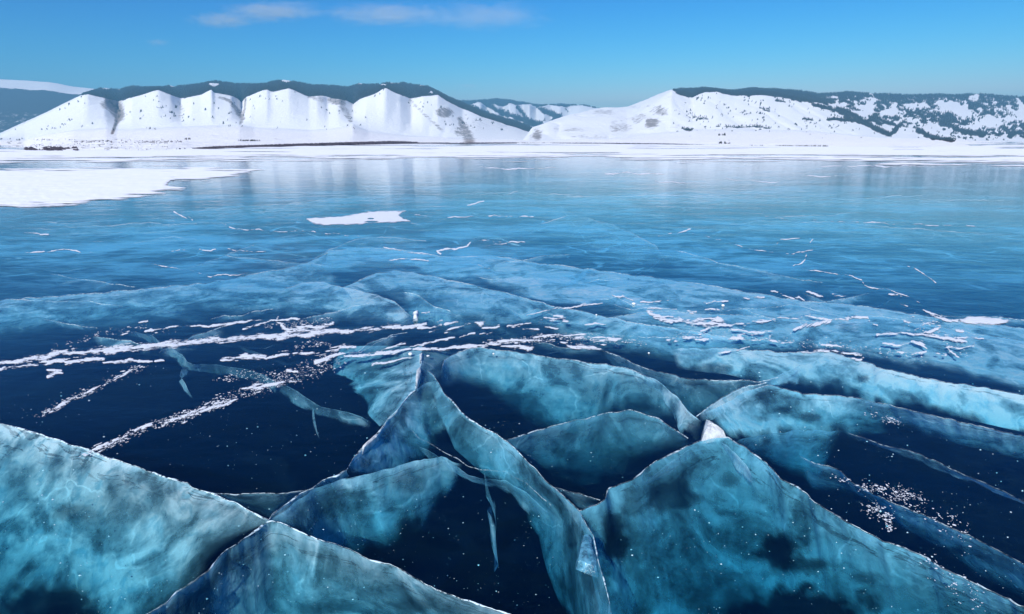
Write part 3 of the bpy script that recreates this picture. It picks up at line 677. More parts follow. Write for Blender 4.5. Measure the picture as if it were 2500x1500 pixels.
# peak with two flanks
fracture(F6L + F6R[1:], X((1500, 1660), (1640, 1660), (1800, 1660), (1950, 1680), (2200, 1700), (2650, 1750)), [.60, .7, .75, .75, .75, .7], .66,
         [(1500, 1315, 34, 70, -.92), (1640, 1215, 66, 46, -.8), (1548, 1225, 30, 35, -.5), (1905, 1345, 62, 55, -.95), (1955, 1378, 60, 26, -.85), (1800, 1310, 50, 50, -.35), (1965, 1490, 170, 62, -.98), (1720, 1470, 28, 60, -.45), (2120, 1410, 40, 14, -.5), (2200, 1460, 90, 40, -.35), (1620, 1350, 60, 90, .35), (1580, 1460, 60, 60, .3), (1700, 1180, 30, 40, .2), (1780, 1170, 30, 20, -.5)],
         fade=.32, rim=3.2, rim_dens=.7, taper=0, m=64, wob=.02, white=.12, label="great blue peak of cracked ice with two long flanks")
fracture(X((1755, 1075), (1775, 1085), (1800, 1110), (1825, 1140), (1840, 1170)), X((1765, 1095), (1780, 1120), (1800, 1150), (1825, 1175), (1838, 1182)), .06, .7, fade=.28, rim=0, m=10)
fracture(X((1700, 1085), (1660, 1110), (1610, 1150), (1560, 1180)), X((1725, 1100), (1680, 1130), (1630, 1162), (1560, 1190)), .06, .6, fade=.28, rim=0, m=10)
fracture(X((1355, 1205), (1385, 1225), (1413, 1250), (1430, 1285)), X((1370, 1220), (1395, 1260), (1412, 1290), (1425, 1310)), .07, .75, fade=.28, rim=0, m=10)
# behind the peaks
fracture(X((1230, 1078), (1287, 1061), (1351, 1041), (1400, 1028), (1464, 1015), (1490, 1009), (1540, 1002), (1610, 1025), (1680, 1072)), X((1262, 1104), (1300, 1150), (1380, 1190), (1480, 1180), (1550, 1175), (1600, 1135), (1650, 1110), (1690, 1085)), [.1, .35, .45, .45, .4, .3, .2, .1], .50, [(1370, 1160, 70, 30, -.8), (1500, 1040, 60, 16, .3)], fade=.7, rim=2.5, rim_dens=.6, taper=.03, white=.2, label="dim curtain of ice between the two peaks with a sharp upper edge")
fracture(X((1075, 915), (1085, 880), (1120, 858), (1173, 849), (1231, 857), (1287, 863), (1351, 876), (1416, 883), (1464, 889), (1530, 900), (1571, 918), (1610, 940)), X((1078, 945), (1110, 945), (1160, 965), (1230, 1000), (1310, 1040), (1400, 1060), (1500, 1050), (1600, 1045), (1660, 1040)), [.1, .25, .33, .36, .36, .36, .33, .3, .2], .72, [(1150, 985, 75, 45, -.85), (1230, 1050, 70, 40, -.8), (1330, 905, 60, 22, .3), (1380, 925, 60, 20, .25), (1250, 890, 40, 14, .2), (1450, 960, 40, 30, -.4)], fade=.55, rim=2.2, rim_dens=.5, taper=.02, m=28, label="wide cloudy face below the snow streaks with a soft dark lower edge")
fracture(X((1470, 857), (1516, 873), (1545, 889), (1594, 905), (1633, 916), (1681, 925), (1762, 930), (1859, 931), (1900, 925)), X((1480, 880), (1560, 940), (1620, 970), (1680, 1010), (1730, 1030), (1780, 1000), (1850, 965), (1910, 950)), [.1, .2, .25, .25, .25, .2, .15, .1], .50, [(1700, 935, 40, 10, -.6), (1660, 1040, 16, 26, -.8)], fade=.6, rim=2.5, rim_dens=.7, taper=.03)
fracture(X((1571, 918), (1600, 926), (1650, 965), (1680, 1003), (1713, 1030)), X((1575, 938), (1605, 965), (1640, 1005), (1662, 1060), (1705, 1078)), .10, 1.15, [(1690, 1050, 18, 22, -.8)], fade=.28, rim=0, white=1.0, label="white frosted band falling to the peak, one arm of a cross")
fracture(X((1875, 935), (1830, 943), (1795, 955), (1750, 980), (1720, 1003), (1700, 1018)), X((1880, 955), (1835, 968), (1800, 985), (1760, 1012), (1740, 1026), (1712, 1030)), .06, 1.2, fade=.28, rim=2, white=1.0, label="white frosted band rising from the peak, other arm of a cross")
fracture(X((1868, 932), (1895, 918), (1920, 908), (1955, 890)), X((1875, 940), (1905, 941), (1935, 942), (1950, 938)), .05, 1.2, fade=.28, rim=0, m=12, label="small pale triangle of ice near the crossing bands")
fracture(X((1640, 850), (1780, 852), (1923, 862), (2020, 858), (2100, 880), (2150, 899), (2215, 915), (2279, 928), (2383, 944), (2560, 975)), X((1650, 900), (1780, 915), (1930, 955), (2020, 972), (2150, 995), (2280, 1010), (2400, 1035), (2560, 1070)), [.1, .12, .16, .2, .2, .2, .2, .2], 1.5, [(1730, 905, 70, 16, -.7), (2108, 925, 14, 8, -.7), (2000, 905, 40, 30, .15)], fade=.45, rim=2, rim_dens=.4, taper=.02, m=26, white=.95, label="broad bright cloudy face under the scattered snow flecks")
fracture(X((1720, 1010), (1760, 990), (1820, 955), (1875, 942), (1960, 962), (2050, 965), (2150, 985), (2250, 1010), (2383, 1040), (2560, 1080)), X((1780, 1070), (1830, 1090), (1900, 1120), (1960, 1120), (2020, 1090), (2100, 1060), (2230, 1060), (2383, 1095), (2560, 1140)), [.16, .22, .3, .3, .28, .24, .2, .2, .2], 1.1, [(1815, 1030, 50, 20, .6), (1900, 1045, 40, 16, .55), (1865, 960, 30, 26, -.55), (1910, 1000, 20, 10, -.75), (1980, 1020, 30, 14, -.75), (1850, 1022, 30, 10, -.4), (2130, 1045, 120, 14, -.5)], fade=.5, rim=2, rim_dens=.4, taper=.02, m=26)
fracture(X((1790, 1078), (1860, 1062), (1950, 1050), (2060, 1052)), X((1860, 1125), (1930, 1180), (1975, 1205), (2010, 1150)), [.3, .5, .55, .4], .70, fade=.35, rim=0, white=.05, label="smooth teal block of ice beside the great peak")
fracture(X((1950, 1115), (1988, 1131), (2030, 1141), (2053, 1153), (2069, 1170), (2085, 1183), (2117, 1199), (2182, 1231), (2247, 1257), (2311, 1283), (2383, 1318), (2560, 1410)), X((1975, 1195), (2036, 1212), (2085, 1221), (2133, 1233), (2175, 1275), (2214, 1305), (2270, 1335), (2340, 1380), (2420, 1430), (2560, 1500)), .30, .85, [(2300, 1350, 50, 20, -.8), (2150, 1215, 50, 14, -.2)], fade=.40, rim=2.2, rim_dens=.4, taper=.02, white=.2, label="bent crack face beside the great flank, sprinkled with snow")
fracture(X((2062, 1056), (2104, 1069), (2150, 1086), (2198, 1095), (2247, 1111), (2311, 1141), (2383, 1173), (2560, 1250)), X((2069, 1072), (2110, 1083), (2156, 1096), (2234, 1126), (2311, 1155), (2360, 1176), (2383, 1184), (2560, 1265)), .06, .85, fade=.28, rim=1.5, rim_dens=.3, taper=.05, m=10, label="thin straight ribbon of cracked ice far along the dark ice")
# turquoise face beside the ridge crack
fracture(F3[:12], X((835, 846), (815, 880), (812, 912), (862, 930), (842, 946), (880, 966), (892, 985), (890, 1012), (925, 1042)), [.10, .14, .16, .18, .18, .2, .2, .18, .08], .95, [(950, 900, 60, 40, .1), (880, 905, 30, 10, -.2)], fade=.04, rim=0, taper=.0, wob=.008, m=24, label="flat turquoise face with a sharp ragged edge beside the dark ice")
# ribbons on the dark ice
ribbon(X((294, 808), (333, 818), (368, 826), (392, 845), (415, 858), (438, 872), (450, 890), (470, 897), (504, 897), (553, 905), (600, 912), (640, 925), (680, 950), (712, 968)), X(12, 16, 18, 16, 22, 22, 22, 20, 24, 26, 26, 26, 26, 28), .50, (.01, .12), label="bent blue crack ribbon wandering under the longest snow streak")
ribbon(X((682, 945), (714, 965), (747, 985), (779, 1003), (811, 1010), (844, 1020), (876, 1030), (905, 1040)), X(28, 34, 30, 26, 28, 34, 34, 24), .58, (.01, .14), label="wider end of the blue ribbon reaching the ridge crack")
ribbon(X((455, 895), (446, 915), (444, 932), (452, 950), (468, 970)), X(22, 18, 15, 14, 6), .6, (.02, .1), label="short blue tail hanging off the bent ribbon")
ribbon(X((763, 986), (765, 1015), (769, 1038), (776, 1058)), X(4, 7, 8, 7), .6, (.05, .1))
ribbon(X((520, 836), (578, 846), (617, 859), (650, 872), (690, 884), (720, 894)), X(6, 12, 14, 14, 12, 6), .34, (.02, .1))
fracture(X((520, 1207), (600, 1208), (700, 1206), (766, 1194)), X((560, 1225), (625, 1258), (668, 1262), (740, 1215)), .16, .45, fade=.28, rim=2, rim_dens=.5, label="small faint crack face in the notch where two lips meet")
fracture(X((1340, 1188), (1400, 1205), (1465, 1222)), X((1385, 1215), (1415, 1245), (1455, 1236)), .12, .34, fade=.28, rim=1.5, rim_dens=.4, m=10)

# middle distance faces
fracture(X((-100, 742), (0, 734), (116, 726), (229, 716), (326, 710), (423, 700), (504, 692), (585, 676), (650, 663), (698, 655), (760, 640), (800, 616)), X((-100, 850), (120, 838), (230, 815), (360, 795), (500, 785), (600, 790), (700, 795), (800, 770), (850, 720)), [.18, .18, .16, .14, .12, .12, .12, .1, .06], 1.25, [(600, 700, 60, 8, .2), (300, 790, 160, 20, -.4), (560, 765, 120, 24, -.6)], fade=.75, rim=1.8, rim_dens=.5, taper=.02, white=.6, m=26, label="long pale band with a sharp far edge above the snow streaks")
fracture(X((800, 614), (850, 607), (937, 606), (1057, 625), (1128, 628), (1206, 628), (1270, 636), (1329, 646), (1400, 652), (1464, 662), (1545, 673), (1600, 679), (1681, 692), (1745, 700), (1810, 711), (1875, 721), (1956, 736), (2053, 741), (2117, 750), (2198, 762), (2263, 773), (2400, 790), (2620, 815)),
         X((790, 665), (860, 672), (950, 668), (1050, 676), (1200, 705), (1330, 735), (1450, 765), (1600, 790), (1750, 800), (1900, 805), (2100, 815), (2300, 835), (2620, 880)), .06, 1.6, [(930, 640, 60, 10, .2), (1100, 655, 90, 12, .3), (1330, 690, 190, 26, .5), (960, 665, 60, 10, -.6), (1430, 670, 30, 8, -.5), (1850, 750, 180, 14, -.45), (2150, 785, 150, 12, -.3)], fade=.55, rim=2.0, rim_dens=.6, taper=.0, white=.6, m=26, label="great pale sheet whose sharp far edge crosses the whole ice")
fracture(X((800, 716), (850, 697), (905, 672), (960, 662), (1010, 667), (1076, 680), (1206, 708), (1335, 744), (1416, 760), (1480, 773), (1560, 790), (1650, 802), (1800, 830)), X((870, 740), (960, 735), (1010, 760), (1050, 800), (1120, 830), (1240, 850), (1350, 850), (1500, 860), (1650, 885), (1800, 900)), [.04, .06, .1, .12, .14, .14, .14, .14, .14, .14], 1.15, [(1070, 740, 70, 20, -.5), (1280, 800, 110, 14, -.9), (950, 690, 60, 12, .4), (1200, 770, 60, 18, -.2)], fade=.65, rim=2.0, rim_dens=.6, taper=.02, white=.6, m=26, label="second pale sheet sloping behind the snow flecks")
fracture(X((1180, 690), (1260, 676), (1380, 682), (1480, 700), (1560, 724), (1640, 752)), X((1240, 720), (1330, 735), (1400, 748), (1480, 760), (1560, 772), (1640, 790)), .02, 2.2, fade=.28, rim=0, taper=.22, white=.7, wob=.005, label="bright glowing cyan sheet in the middle of the ice")
fracture(X((690, 706), (740, 690), (790, 690), (850, 705), (908, 718), (963, 734), (1005, 775)), X((690, 780), (760, 800), (850, 806), (920, 806), (980, 802), (1008, 795)), [.1, .12, .12, .1, .08, .04], 1.6, [(965, 755, 30, 10, -.7), (920, 725, 26, 8, -.6), (850, 712, 30, 7, -.5), (760, 790, 60, 14, -.2)], fade=.55, rim=2, rim_dens=.4, white=1.0, label="milky cracked block just above the snow streaks")
fracture(X((1480, 775), (1600, 760), (1720, 765), (1860, 775), (2000, 785), (2140, 772), (2250, 790), (2383, 815), (2600, 850)), X((1560, 850), (1700, 880), (1850, 860), (2000, 860), (2150, 890), (2280, 920), (2400, 945), (2600, 990)), .08, 1.6, [(2340, 890, 90, 30, .5), (1780, 790, 120, 14, .3), (2080, 800, 50, 14, -.6), (2060, 815, 40, 10, .3), (1970, 840, 24, 16, -.6), (1650, 825, 60, 10, -.5), (2200, 850, 60, 10, -.3)], fade=.28, rim=1.5, rim_dens=.4, taper=.05, white=.6, m=26, label="bright blue sheet beneath the scattered snow flecks")
fracture(X((985, 712), (1020, 722), (1060, 750), (1100, 760)), X((990, 790), (1030, 800), (1080, 810), (1120, 800)), .15, .55, fade=.28, rim=2)
for tp, bt, d, de in ((X((430, 520), (560, 505), (700, 500), (860, 480), (940, 478)), X((450, 545), (600, 560), (760, 550), (900, 500), (950, 490)), .03, .8),
                      (X((40, 562), (200, 555), (350, 545), (480, 548)), X((40, 602), (200, 592), (330, 577), (480, 565)), .04, .6),
                      (X((1120, 478), (1290, 470), (1400, 478), (1700, 478), (2000, 485), (2450, 490)), X((1120, 500), (1290, 492), (1400, 500), (1700, 500), (2000, 508), (2450, 512)), .02, .6),
                      (X((1310, 548), (1400, 525), (1500, 550), (1600, 600), (1625, 640)), X((1250, 575), (1350, 592), (1450, 615), (1530, 650), (1560, 665)), .05, .5),
                      (X((760, 636), (800, 612), (870, 585), (950, 578), (1040, 590)), X((790, 640), (850, 620), (930, 606), (1000, 612), (1060, 622)), .03, .6),
                      (X((1700, 560), (1850, 540), (2050, 545), (2250, 560), (2450, 575)), X((1720, 585), (1850, 575), (2050, 580), (2250, 600), (2450, 610)), .03, .45),
                      (X((1650, 612), (1750, 640), (1880, 668), (2010, 692)), X((1640, 650), (1740, 668), (1860, 690), (1990, 704)), .04, .5),
                      (X((120, 668), (210, 685), (330, 700)), X((100, 700), (200, 708), (320, 712)), .03, .4)):
    fracture(tp, bt, d, de, fade=.5, rim=1.6, rim_dens=.6, taper=.15, wob=.004, m=14)
# a web of short healed cracks over the open ice
_r = np.random.default_rng(2024)
for k in range(54):
    y0 = 470 + 400 * _r.random() ** .8; x0 = _r.uniform(90, 2420); L = _r.uniform(70, 260) * (y0 / 640); sl_ = _r.normal(.02, .16) * (y0 / 640)
    nseg = int(_r.integers(3, 6)); xs = x0 + np.linspace(-.5, .5, nseg) * L * (1 if _r.random() < .5 else -1)
    ys = y0 + (xs - x0) * sl_ + _r.normal(0, 3.0 + y0 / 260, nseg)
    pts = [(float(a), float(b)) for a, b in zip(xs, ys)]
    if _r.random() < .45:
        ribbon(pts, float(_r.uniform(2, 4)), float(_r.uniform(.5, .95)), (.005, .03))
    else:
        dn = float(_r.uniform(10, 26) * (y0 / 640)); fracture(sorted(pts), [(a + 8, b + dn * (1 - .5 * abs(a - x0) / L)) for a, b in sorted(pts)], float(.02 + .05 * (y0 - 470) / 400), float(_r.uniform(.35, .8)), fade=.8, rim=1.5, rim_dens=.6, taper=.2, wob=.004, m=10)
# thin far cracks that show as pale lines
for pts, w in ((X((944, 545), (943, 560), (930, 580), (934, 595), (905, 625), (880, 640)), 3), (X((1367, 500), (1390, 535), (1410, 560), (1432, 592)), 4), (X((1545, 672), (1590, 655), (1612, 634), (1600, 610), (1570, 602)), 4), (X((1420, 612), (1500, 604), (1570, 602)), 4),
               (X((760, 640), (775, 625), (800, 614)), 4), (X((1250, 634), (1290, 620), (1345, 606)), 4), (X((1060, 570), (1120, 560), (1200, 552)), 5), (X((860, 440), (885, 455), (905, 470)), 4), (X((1600, 625), (1680, 632), (1760, 645), (1900, 668)), 10), (X((1400, 545), (1340, 555), (1290, 570)), 5), (X((210, 600), (280, 583), (340, 566)), 5)):
    ribbon(pts, w, .7, (.01, .05))

# ------------------------------------------------------------------ snow lying on the ice
def snow_field(field, x0, x1, y0, y1, name, mat, label, cat="snow", group=None, sx=1.8, sy=1.0, h=.0028, kind=None, edge=0.0):
    nx = int((x1 - x0) / sx) + 2; ny = int((y1 - y0) / sy) + 2
    xs = x0 + sx * np.arange(nx); ys = y0 + sy * np.arange(ny)
    Xg, Yg = np.meshgrid(xs, ys)
    f = field(Xg, Yg)
    on = (f[:-1, :-1] > 0) | (f[1:, :-1] > 0) | (f[:-1, 1:] > 0) | (f[1:, 1:] > 0)
    f = f + edge
    cnt = (f[:-1, :-1] > 0).astype(int) + (f[1:, :-1] > 0) + (f[:-1, 1:] > 0) + (f[1:, 1:] > 0)
    on = cnt >= 2
    if not on.any(): return None
    jx = (_h(np.arange(nx)[None, :] + 0 * np.arange(ny)[:, None], np.arange(ny)[:, None] + 0 * np.arange(nx)[None, :], 5) - .5) * sx * .7
    P = on_plane(Xg + jx, Yg, 0.0)
    P[..., 2] = .0015 + np.clip(f - edge, 0, 1) ** .6 * h * (.8 + .4 * fbm(Xg / 16, Yg / 3, 71, 3))
    idx = -np.ones(ny * nx, int); F = gridF(ny, nx)[on.ravel()]
    use = np.unique(F); idx[use] = np.arange(len(use))
    ob = mesh_obj(name, P.reshape(-1, 3)[use], idx[F][:, ::-1], mat, attrs={"cover": np.clip(f - edge, -1, 1.5).ravel()[use]})
    return tag(ob, label, cat, group, kind)
SN = 0
def streak(pts, label, lacy=.35, group=None, name="snow_streak", gap=.8):
    """wind-laid snow along a line of (x, y, half width)"""
    global SN; SN += 1; sd = 300 + 7 * SN
    p = np.array(pts, float); k = np.interp(p[:, 1], [400, 600, 720, 780], [.60, .52, .58, .80]); p[:, 2] *= k; pts = p; mw = p[:, 2].max() * 2.2 + 3
    if p[:, 1].mean() > 700 and p[:, 0].mean() > 1010 and lacy < .7: lacy = lacy + .14
    def field(Xg, Yg):
        Yw = Yg + (fbm(Xg / 34, 0 * Xg + sd, sd + 21, 4) - .5) * min(11, 3.2 * mw)
        d, w, arc = dist_line(Xg, Yw, pts)
        sl = (p[-1, 1] - p[0, 1]) / (p[-1, 0] - p[0, 0] + 1e-6); sl = sl if abs(sl) < 1 else 0
        Yr = Yg - sl * Xg
        n = fbm(Xg / 30 + sd, Yr / 4.0, sd, 5) - .5; n2 = fbm(Xg / 10, Yr / 2.0, sd + 3, 3) - .5; n3 = fbm(arc / 40, 0 * arc, sd + 5, 3) - .5
        n4 = vnoise(Xg / 3.4, Yr / 1.7, sd + 8) - .5
        return (1 - d / np.maximum(w, .5)) + (n * 3.0 + n2 * 1.8) * (lacy + .22) * 1.5 + n4 * .55 - max(0, lacy - .3) * .6 + n3 * gap
    return snow_field(field, p[:, 0].min() - mw, p[:, 0].max() + mw, p[:, 1].min() - mw, p[:, 1].max() + mw, name, M_THIN, label, group=group or "wind blown snow streaks on the ice", edge=.35)
def patch(poly, label, soft=8, amp=1.0, sxy=(14, 4), mat=None, sx=2.0, sy=1.2, h=.006, name="snow_patch", cut=()):
    global SN; SN += 1; sd = 300 + 7 * SN
    p = np.array(poly, float)
    def field(Xg, Yg):
        d = in_poly(Xg, Yg, poly) / soft
        for cx, cy, rx, ry in cut: d = np.minimum(d, (np.hypot((Xg - cx) / rx, (Yg - cy) / ry) - 1) * 1.5)
        n = fbm(Xg / sxy[0], Yg / sxy[1], sd, 5) - .5
        return d + n * 2 * amp
    m = soft * 1.2
    return snow_field(field, p[:, 0].min() - m, p[:, 0].max() + m, p[:, 1].min() - m, p[:, 1].max() + m, name, mat or M_THIN, label, group="snow patches lying on the ice", sx=sx, sy=sy, h=h, edge=.35 if mat else .3)

# far snow cover
patch(X((-260, 399), (100, 396), (420, 393), (560, 391), (760, 389), (1000, 387), (1240, 386), (1500, 387), (1700, 389), (1950, 394), (2150, 398), (2383, 402), (2760, 408), (2760, 360), (2383, 352), (1300, 347.4), (420, 355), (-260, 366)), "white snow field covering the far ice all along the foot of the mountains", soft=9, amp=2.4, sxy=(130, 1.7), mat=M_FARSNOW, sx=5, sy=.8, h=.05, name="snow_field",
      cut=[(1700, 363.5, 130, 1.0), (1990, 380, 240, 1.3), (2300, 384, 180, 1.4), (270, 387, 190, 1.6), (1420, 373, 90, 1), (900, 380, 120, 1.2), (420, 398, 140, 2), (640, 371, 60, .8), (700, 386, 90, 1.0)])
patch(X((-300, 414), (117, 411), (300, 409), (480, 408), (560, 411), (640, 413), (610, 424), (560, 433), (500, 440), (420, 442), (415, 452), (470, 458), (440, 466), (380, 474), (320, 484), (230, 495), (150, 503), (117, 506), (-300, 528)), "largest flat snow patch lying on the ice beside the mountain reflections", soft=8, amp=1.5, sxy=(80, 2.4), mat=M_FARSNOW, sx=3, sy=1.0, h=.03)
patch(X((747, 534), (800, 530), (850, 527), (900, 517), (950, 515), (990, 515), (975, 526), (985, 534), (1004, 541), (930, 545), (850, 549), (790, 551), (762, 545)), "white snow patch alone on the open blue ice, ragged at both ends", soft=4, amp=.8, sxy=(16, 2.4), cut=[(906, 534.5, 6, 1.6), (909, 542, 14, 1.8)])
streak(X((1165, 410, 1), (1230, 411, 2.6), (1300, 410.5, 2.2), (1356, 410, .8)), "thin white snow strip on the ice below the gap in the mountains", .15)
streak(X((1600, 445.5, .8), (1650, 445, 2.6), (1700, 444.5, .8)), "first white snow strip in a broken line on the far ice", .12)
streak(X((1768, 438, .6), (1790, 439, 2.2), (1808, 441, .6)), "shortest white snow strip in a broken line on the far ice", .12)
streak(X((1832, 442.5, .8), (1866, 444.5, 2.6), (1902, 443, .8)), "last white snow strip in a broken line on the far ice", .12)
streak(X((2005, 404, 1.2), (2150, 405, 2.4), (2300, 405, .8)), "long thin snow strip just in front of the far snow field", .2)
streak(X((1474, 422, 2), (1560, 423, 1.8), (1650, 423, 2.2)), "dotted row of tiny snow lumps on the far ice", .75)
streak(X((1935, 430, 1), (2000, 431, 1.4), (2070, 430, 1)), "faint dotted snow line under the long thin strip", .7)
# near streaks, one side
streak(X((-70, 894, 4), (60, 880, 7), (116, 873, 9), (149, 862, 8), (229, 859, 9), (326, 849, 11), (391, 844, 10), (456, 838, 10), (520, 829, 9), (617, 824, 8), (714, 820, 8), (811, 810, 7), (900, 807, 7), (979, 798, 6), (1040, 791, 3)), "longest thick white snow streak reaching the ridge crack", .22)
streak(X((255, 845, 3), (330, 843, 5), (420, 838, 4)), "thin snow spur lying on the far side of the longest streak", .4)
streak(X((375, 808, 1.5), (423, 800, 3), (504, 797, 3), (553, 790, 4), (617, 783, 4), (642, 781, 1.5)), "thin white snow line running parallel above the longest streak", .3)
streak(X((594, 803, 2.5), (626, 796, 3), (664, 787, 3), (700, 784, 3), (732, 781, 3)), "short snow line between the parallel line and the hooked patch", .45)
streak(X((679, 774, 4), (674, 785, 4), (690, 797, 6), (706, 807, 7), (740, 803, 8), (770, 800, 7), (812, 788, 5)), "hooked snow patch sitting on the longest streak", .5)
streak(X((355, 812, 3), (368, 808, 4), (376, 810, 3)), "tiny snow lump before the thin parallel line", .3)
streak(X((340, 792, 3), (360, 786, 2.5)), "small snow dash alone above the longest streak", .3)
streak(X((290, 824, 3), (310, 819, 4)), "small ragged snow dash near the blue ribbon start", .6)
streak(X((-50, 904, 3), (60, 893, 4), (118, 889, 5), (165, 882, 6), (229, 877, 5), (255, 880, 3)), "lacy snow streak hugging the near side of the longest streak", .5)
streak(X((210, 878, 5), (232, 876, 7), (252, 878, 4)), "oval snow lump beside the lacy streak", .25)
streak(X((252, 885, 3), (310, 881, 5), (340, 880, 6), (372, 880, 4)), "flat snow streak with a notched top on the dark ice", .35)
streak(X((380, 883, 3), (392, 882, 4), (401, 883, 2)), "small oval snow lump at the end of the notched streak", .15)
streak(X((541, 880, 3), (560, 876, 8), (590, 871, 7), (620, 872, 7), (650, 878, 6)), "wedge shaped snow patch with a blunt tip on the dark ice", .35)
streak(X((655, 874, 4), (700, 867, 7), (740, 862, 7), (800, 857, 6), (868, 850, 4)), "ragged snow streak continuing the wedge towards the turquoise face", .55)
streak(X((770, 884, 5), (795, 876, 7), (820, 866, 4), (844, 862, 2)), "forked snow clump just under the ragged streak", .5)
streak(X((840, 873, 2), (880, 868, 3), (903, 865, 4)), "thin snow tail on the turquoise face", .35)
streak(X((118, 905, 5), (150, 912, 5), (118, 921, 4)), "curled loop of snow at the edge of the dark ice", .6)
streak(X((500, 990, 3), (540, 968, 4), (537, 969, 4)), "feathery snow dash above the long speckled trail", .6)
streak(X((585, 957, 5), (620, 950, 10), (660, 940, 8), (690, 935, 7), (735, 933, 3)), "thick ragged snow clump at the head of the long speckled trail", .6)
streak(X((703, 905, 6), (725, 907, 6), (700, 915, 5)), "loose snow puff above the thick ragged clump", .65)
# around the ridge crack and beyond
streak(X((1010, 854, 3), (1050, 854, 5), (1100, 852, 5), (1150, 848, 5), (1206, 841, 5), (1250, 844, 8), (1290, 846, 8), (1305, 847, 3)), "long white streak starting at the ridge crack and thickening to a blunt end", .3)
streak(X((1180, 838, 3), (1240, 832, 5), (1303, 826, 6), (1384, 819, 6), (1440, 824, 7), (1480, 828, 6), (1550, 831, 4)), "lacy snow band speckled with holes behind the blunt ended streak", .75)
streak(X((1370, 840, 3), (1400, 847, 5), (1430, 847, 4)), "solid snow dash under the lacy band", .3)
streak(X((1415, 849, 4), (1440, 851, 5), (1466, 853, 3)), "second solid snow dash at the far end of the lacy band", .3)
streak(X((1000, 845, 1.5), (1037, 839, 3), (1076, 832, 3), (1095, 828, 5), (1110, 829, 3)), "slim snow spike with a knob, crossing the ridge crack", .2)
streak(X((886, 869, 5), (908, 867, 6), (947, 860, 5), (1000, 855, 4)), "snow streak on the turquoise face that stops at the ridge crack", .35)
streak(X((930, 852, 4), (960, 846, 3), (990, 843, 3)), "broken snow dashes above the streak on the turquoise face", .6)
streak(X((909, 892, 4), (935, 888, 5), (957, 884, 3), (1007, 876, 1.2)), "pointed snow dart lying on the turquoise face", .15)
streak(X((1022, 803, 3), (1050, 800, 5), (1076, 795, 4)), "snow lump just past the end of the longest streak", .4)
streak(X((1048, 812, 3), (1060, 810, 3)), "tiny snow fleck below the lump past the longest streak", .2)
streak(X((1068, 787, 3), (1080, 784, 3)), "tiny snow fleck above the lump past the longest streak", .2)
streak(X((1086, 806, 4), (1109, 799, 6), (1128, 795, 3), (1149, 792, 2)), "arrow shaped snow fleck pointing across the pale sheet", .3)
streak(X((1087, 791, 3), (1100, 788, 3), (1118, 783, 1.5)), "slim snow fleck behind the arrow shaped one", .3)
patch(X((1155, 786), (1184, 786), (1180, 794), (1174, 800), (1168, 796)), "triangular snow fleck with its point towards the ridge", soft=4, amp=.5, sxy=(8, 3))
streak(X((1178, 801, 3), (1195, 801, 3.5), (1217, 800, 3)), "flat snow dash under the triangular fleck", .2)
streak(X((1123, 824, 2), (1140, 821, 3), (1159, 818, 3)), "first of two slanting snow dashes near the dark wedge", .2)
streak(X((1171, 819, 1.5), (1188, 816, 2.5), (1203, 813, 2)), "second of two slanting snow dashes near the dark wedge", .2)
patch(X((1006, 768), (1024, 766), (1024, 774), (1020, 786), (1008, 786), (1010, 776)), "square white snow block sitting in the ridge crack", soft=4, amp=.35, sxy=(8, 4), h=.05)
streak(X((1030, 763, 2), (1040, 761, 3), (1048, 760, 2)), "little snow dash behind the square snow block", .2)
streak(X((1240, 796, 3), (1262, 795, 4), (1280, 793, 3), (1298, 791, 2)), "wavy snow dash above the black wedge", .35)
streak(X((1276, 805, 3), (1300, 804, 3), (1313, 803, 3)), "snow dash inside the black wedge", .25)
streak(X((1330, 802, 2), (1362, 801, 2)), "thin snow dash beyond the black wedge", .3)
streak(X((1313, 782, 4), (1340, 780, 6), (1370, 779, 6), (1384, 788, 4)), "torn snow patch with comb-like teeth on the pale sheet", .6)
streak(X((1352, 772, 3), (1372, 774, 3)), "small snow cap above the comb-like patch", .3)
streak(X((1428, 792, 2), (1450, 791, 2.6), (1480, 794, 1.2)), "thin snow curve beyond the comb-like patch", .25)
streak(X((1285, 774, .8), (1351, 757, 2), (1400, 752, 2.6), (1432, 746, 3.6), (1471, 740, 1.2)), "slim diagonal snow line with a thicker middle on the pale sheet", .15)
streak(X((1495, 721, 1.5), (1518, 725, 3.6), (1545, 735, 2)), "short bright snow bar at the edge of the cyan sheet", .12)
streak(X((1564, 735, 2), (1600, 735, 3.5), (1636, 732, 3), (1663, 731, 4)), "pair of joined snow dashes at the end of the cyan sheet", .3)
streak(X((1562, 752, 2), (1600, 753, 3), (1652, 755, 1.5)), "long thin snow dash below the joined pair", .35)
streak(X((1584, 762, 5), (1610, 775, 7), (1648, 787, 8), (1700, 790, 7), (1760, 793, 5), (1794, 792, 4), (1859, 784, 3.5), (1923, 778, 3), (1978, 775, 3)), "sweeping curved snow line thinning towards the stepped patch", .42)
patch(X((1735, 786), (1752, 772), (1772, 784), (1760, 788)), "snow tuft standing on the sweeping curved line", soft=4, amp=.9, sxy=(8, 3))
streak(X((1700, 780, 2), (1730, 777, 3), (1750, 776, 2)), "wisp of snow above the sweeping curved line", .6)
streak(X((1975, 777, 2), (2010, 781, 3), (2026, 787, 5), (2000, 792, 6), (1972, 799, 6), (1938, 803, 4)), "stepped snow patch descending in three blocks", .2)
streak(X((2014, 779, 4), (2060, 777, 5), (2100, 776, 4), (2118, 777, 3), (2124, 786, 3), (2142, 795, 2)), "snow line with a hooked tail next to the stepped patch", .3)
streak(X((1672, 757, 4), (1690, 762, 6), (1700, 760, 3)), "ragged snow puff near the round snowballs", .6)
streak(X((1725, 744, 2), (1745, 739, 3), (1778, 734, 2)), "slanting snow dash beside the round snowball", .35)
streak(X((1722, 756, 2), (1750, 753, 4), (1762, 762, 2)), "hooked snow scrap just under the round snowball", .4)
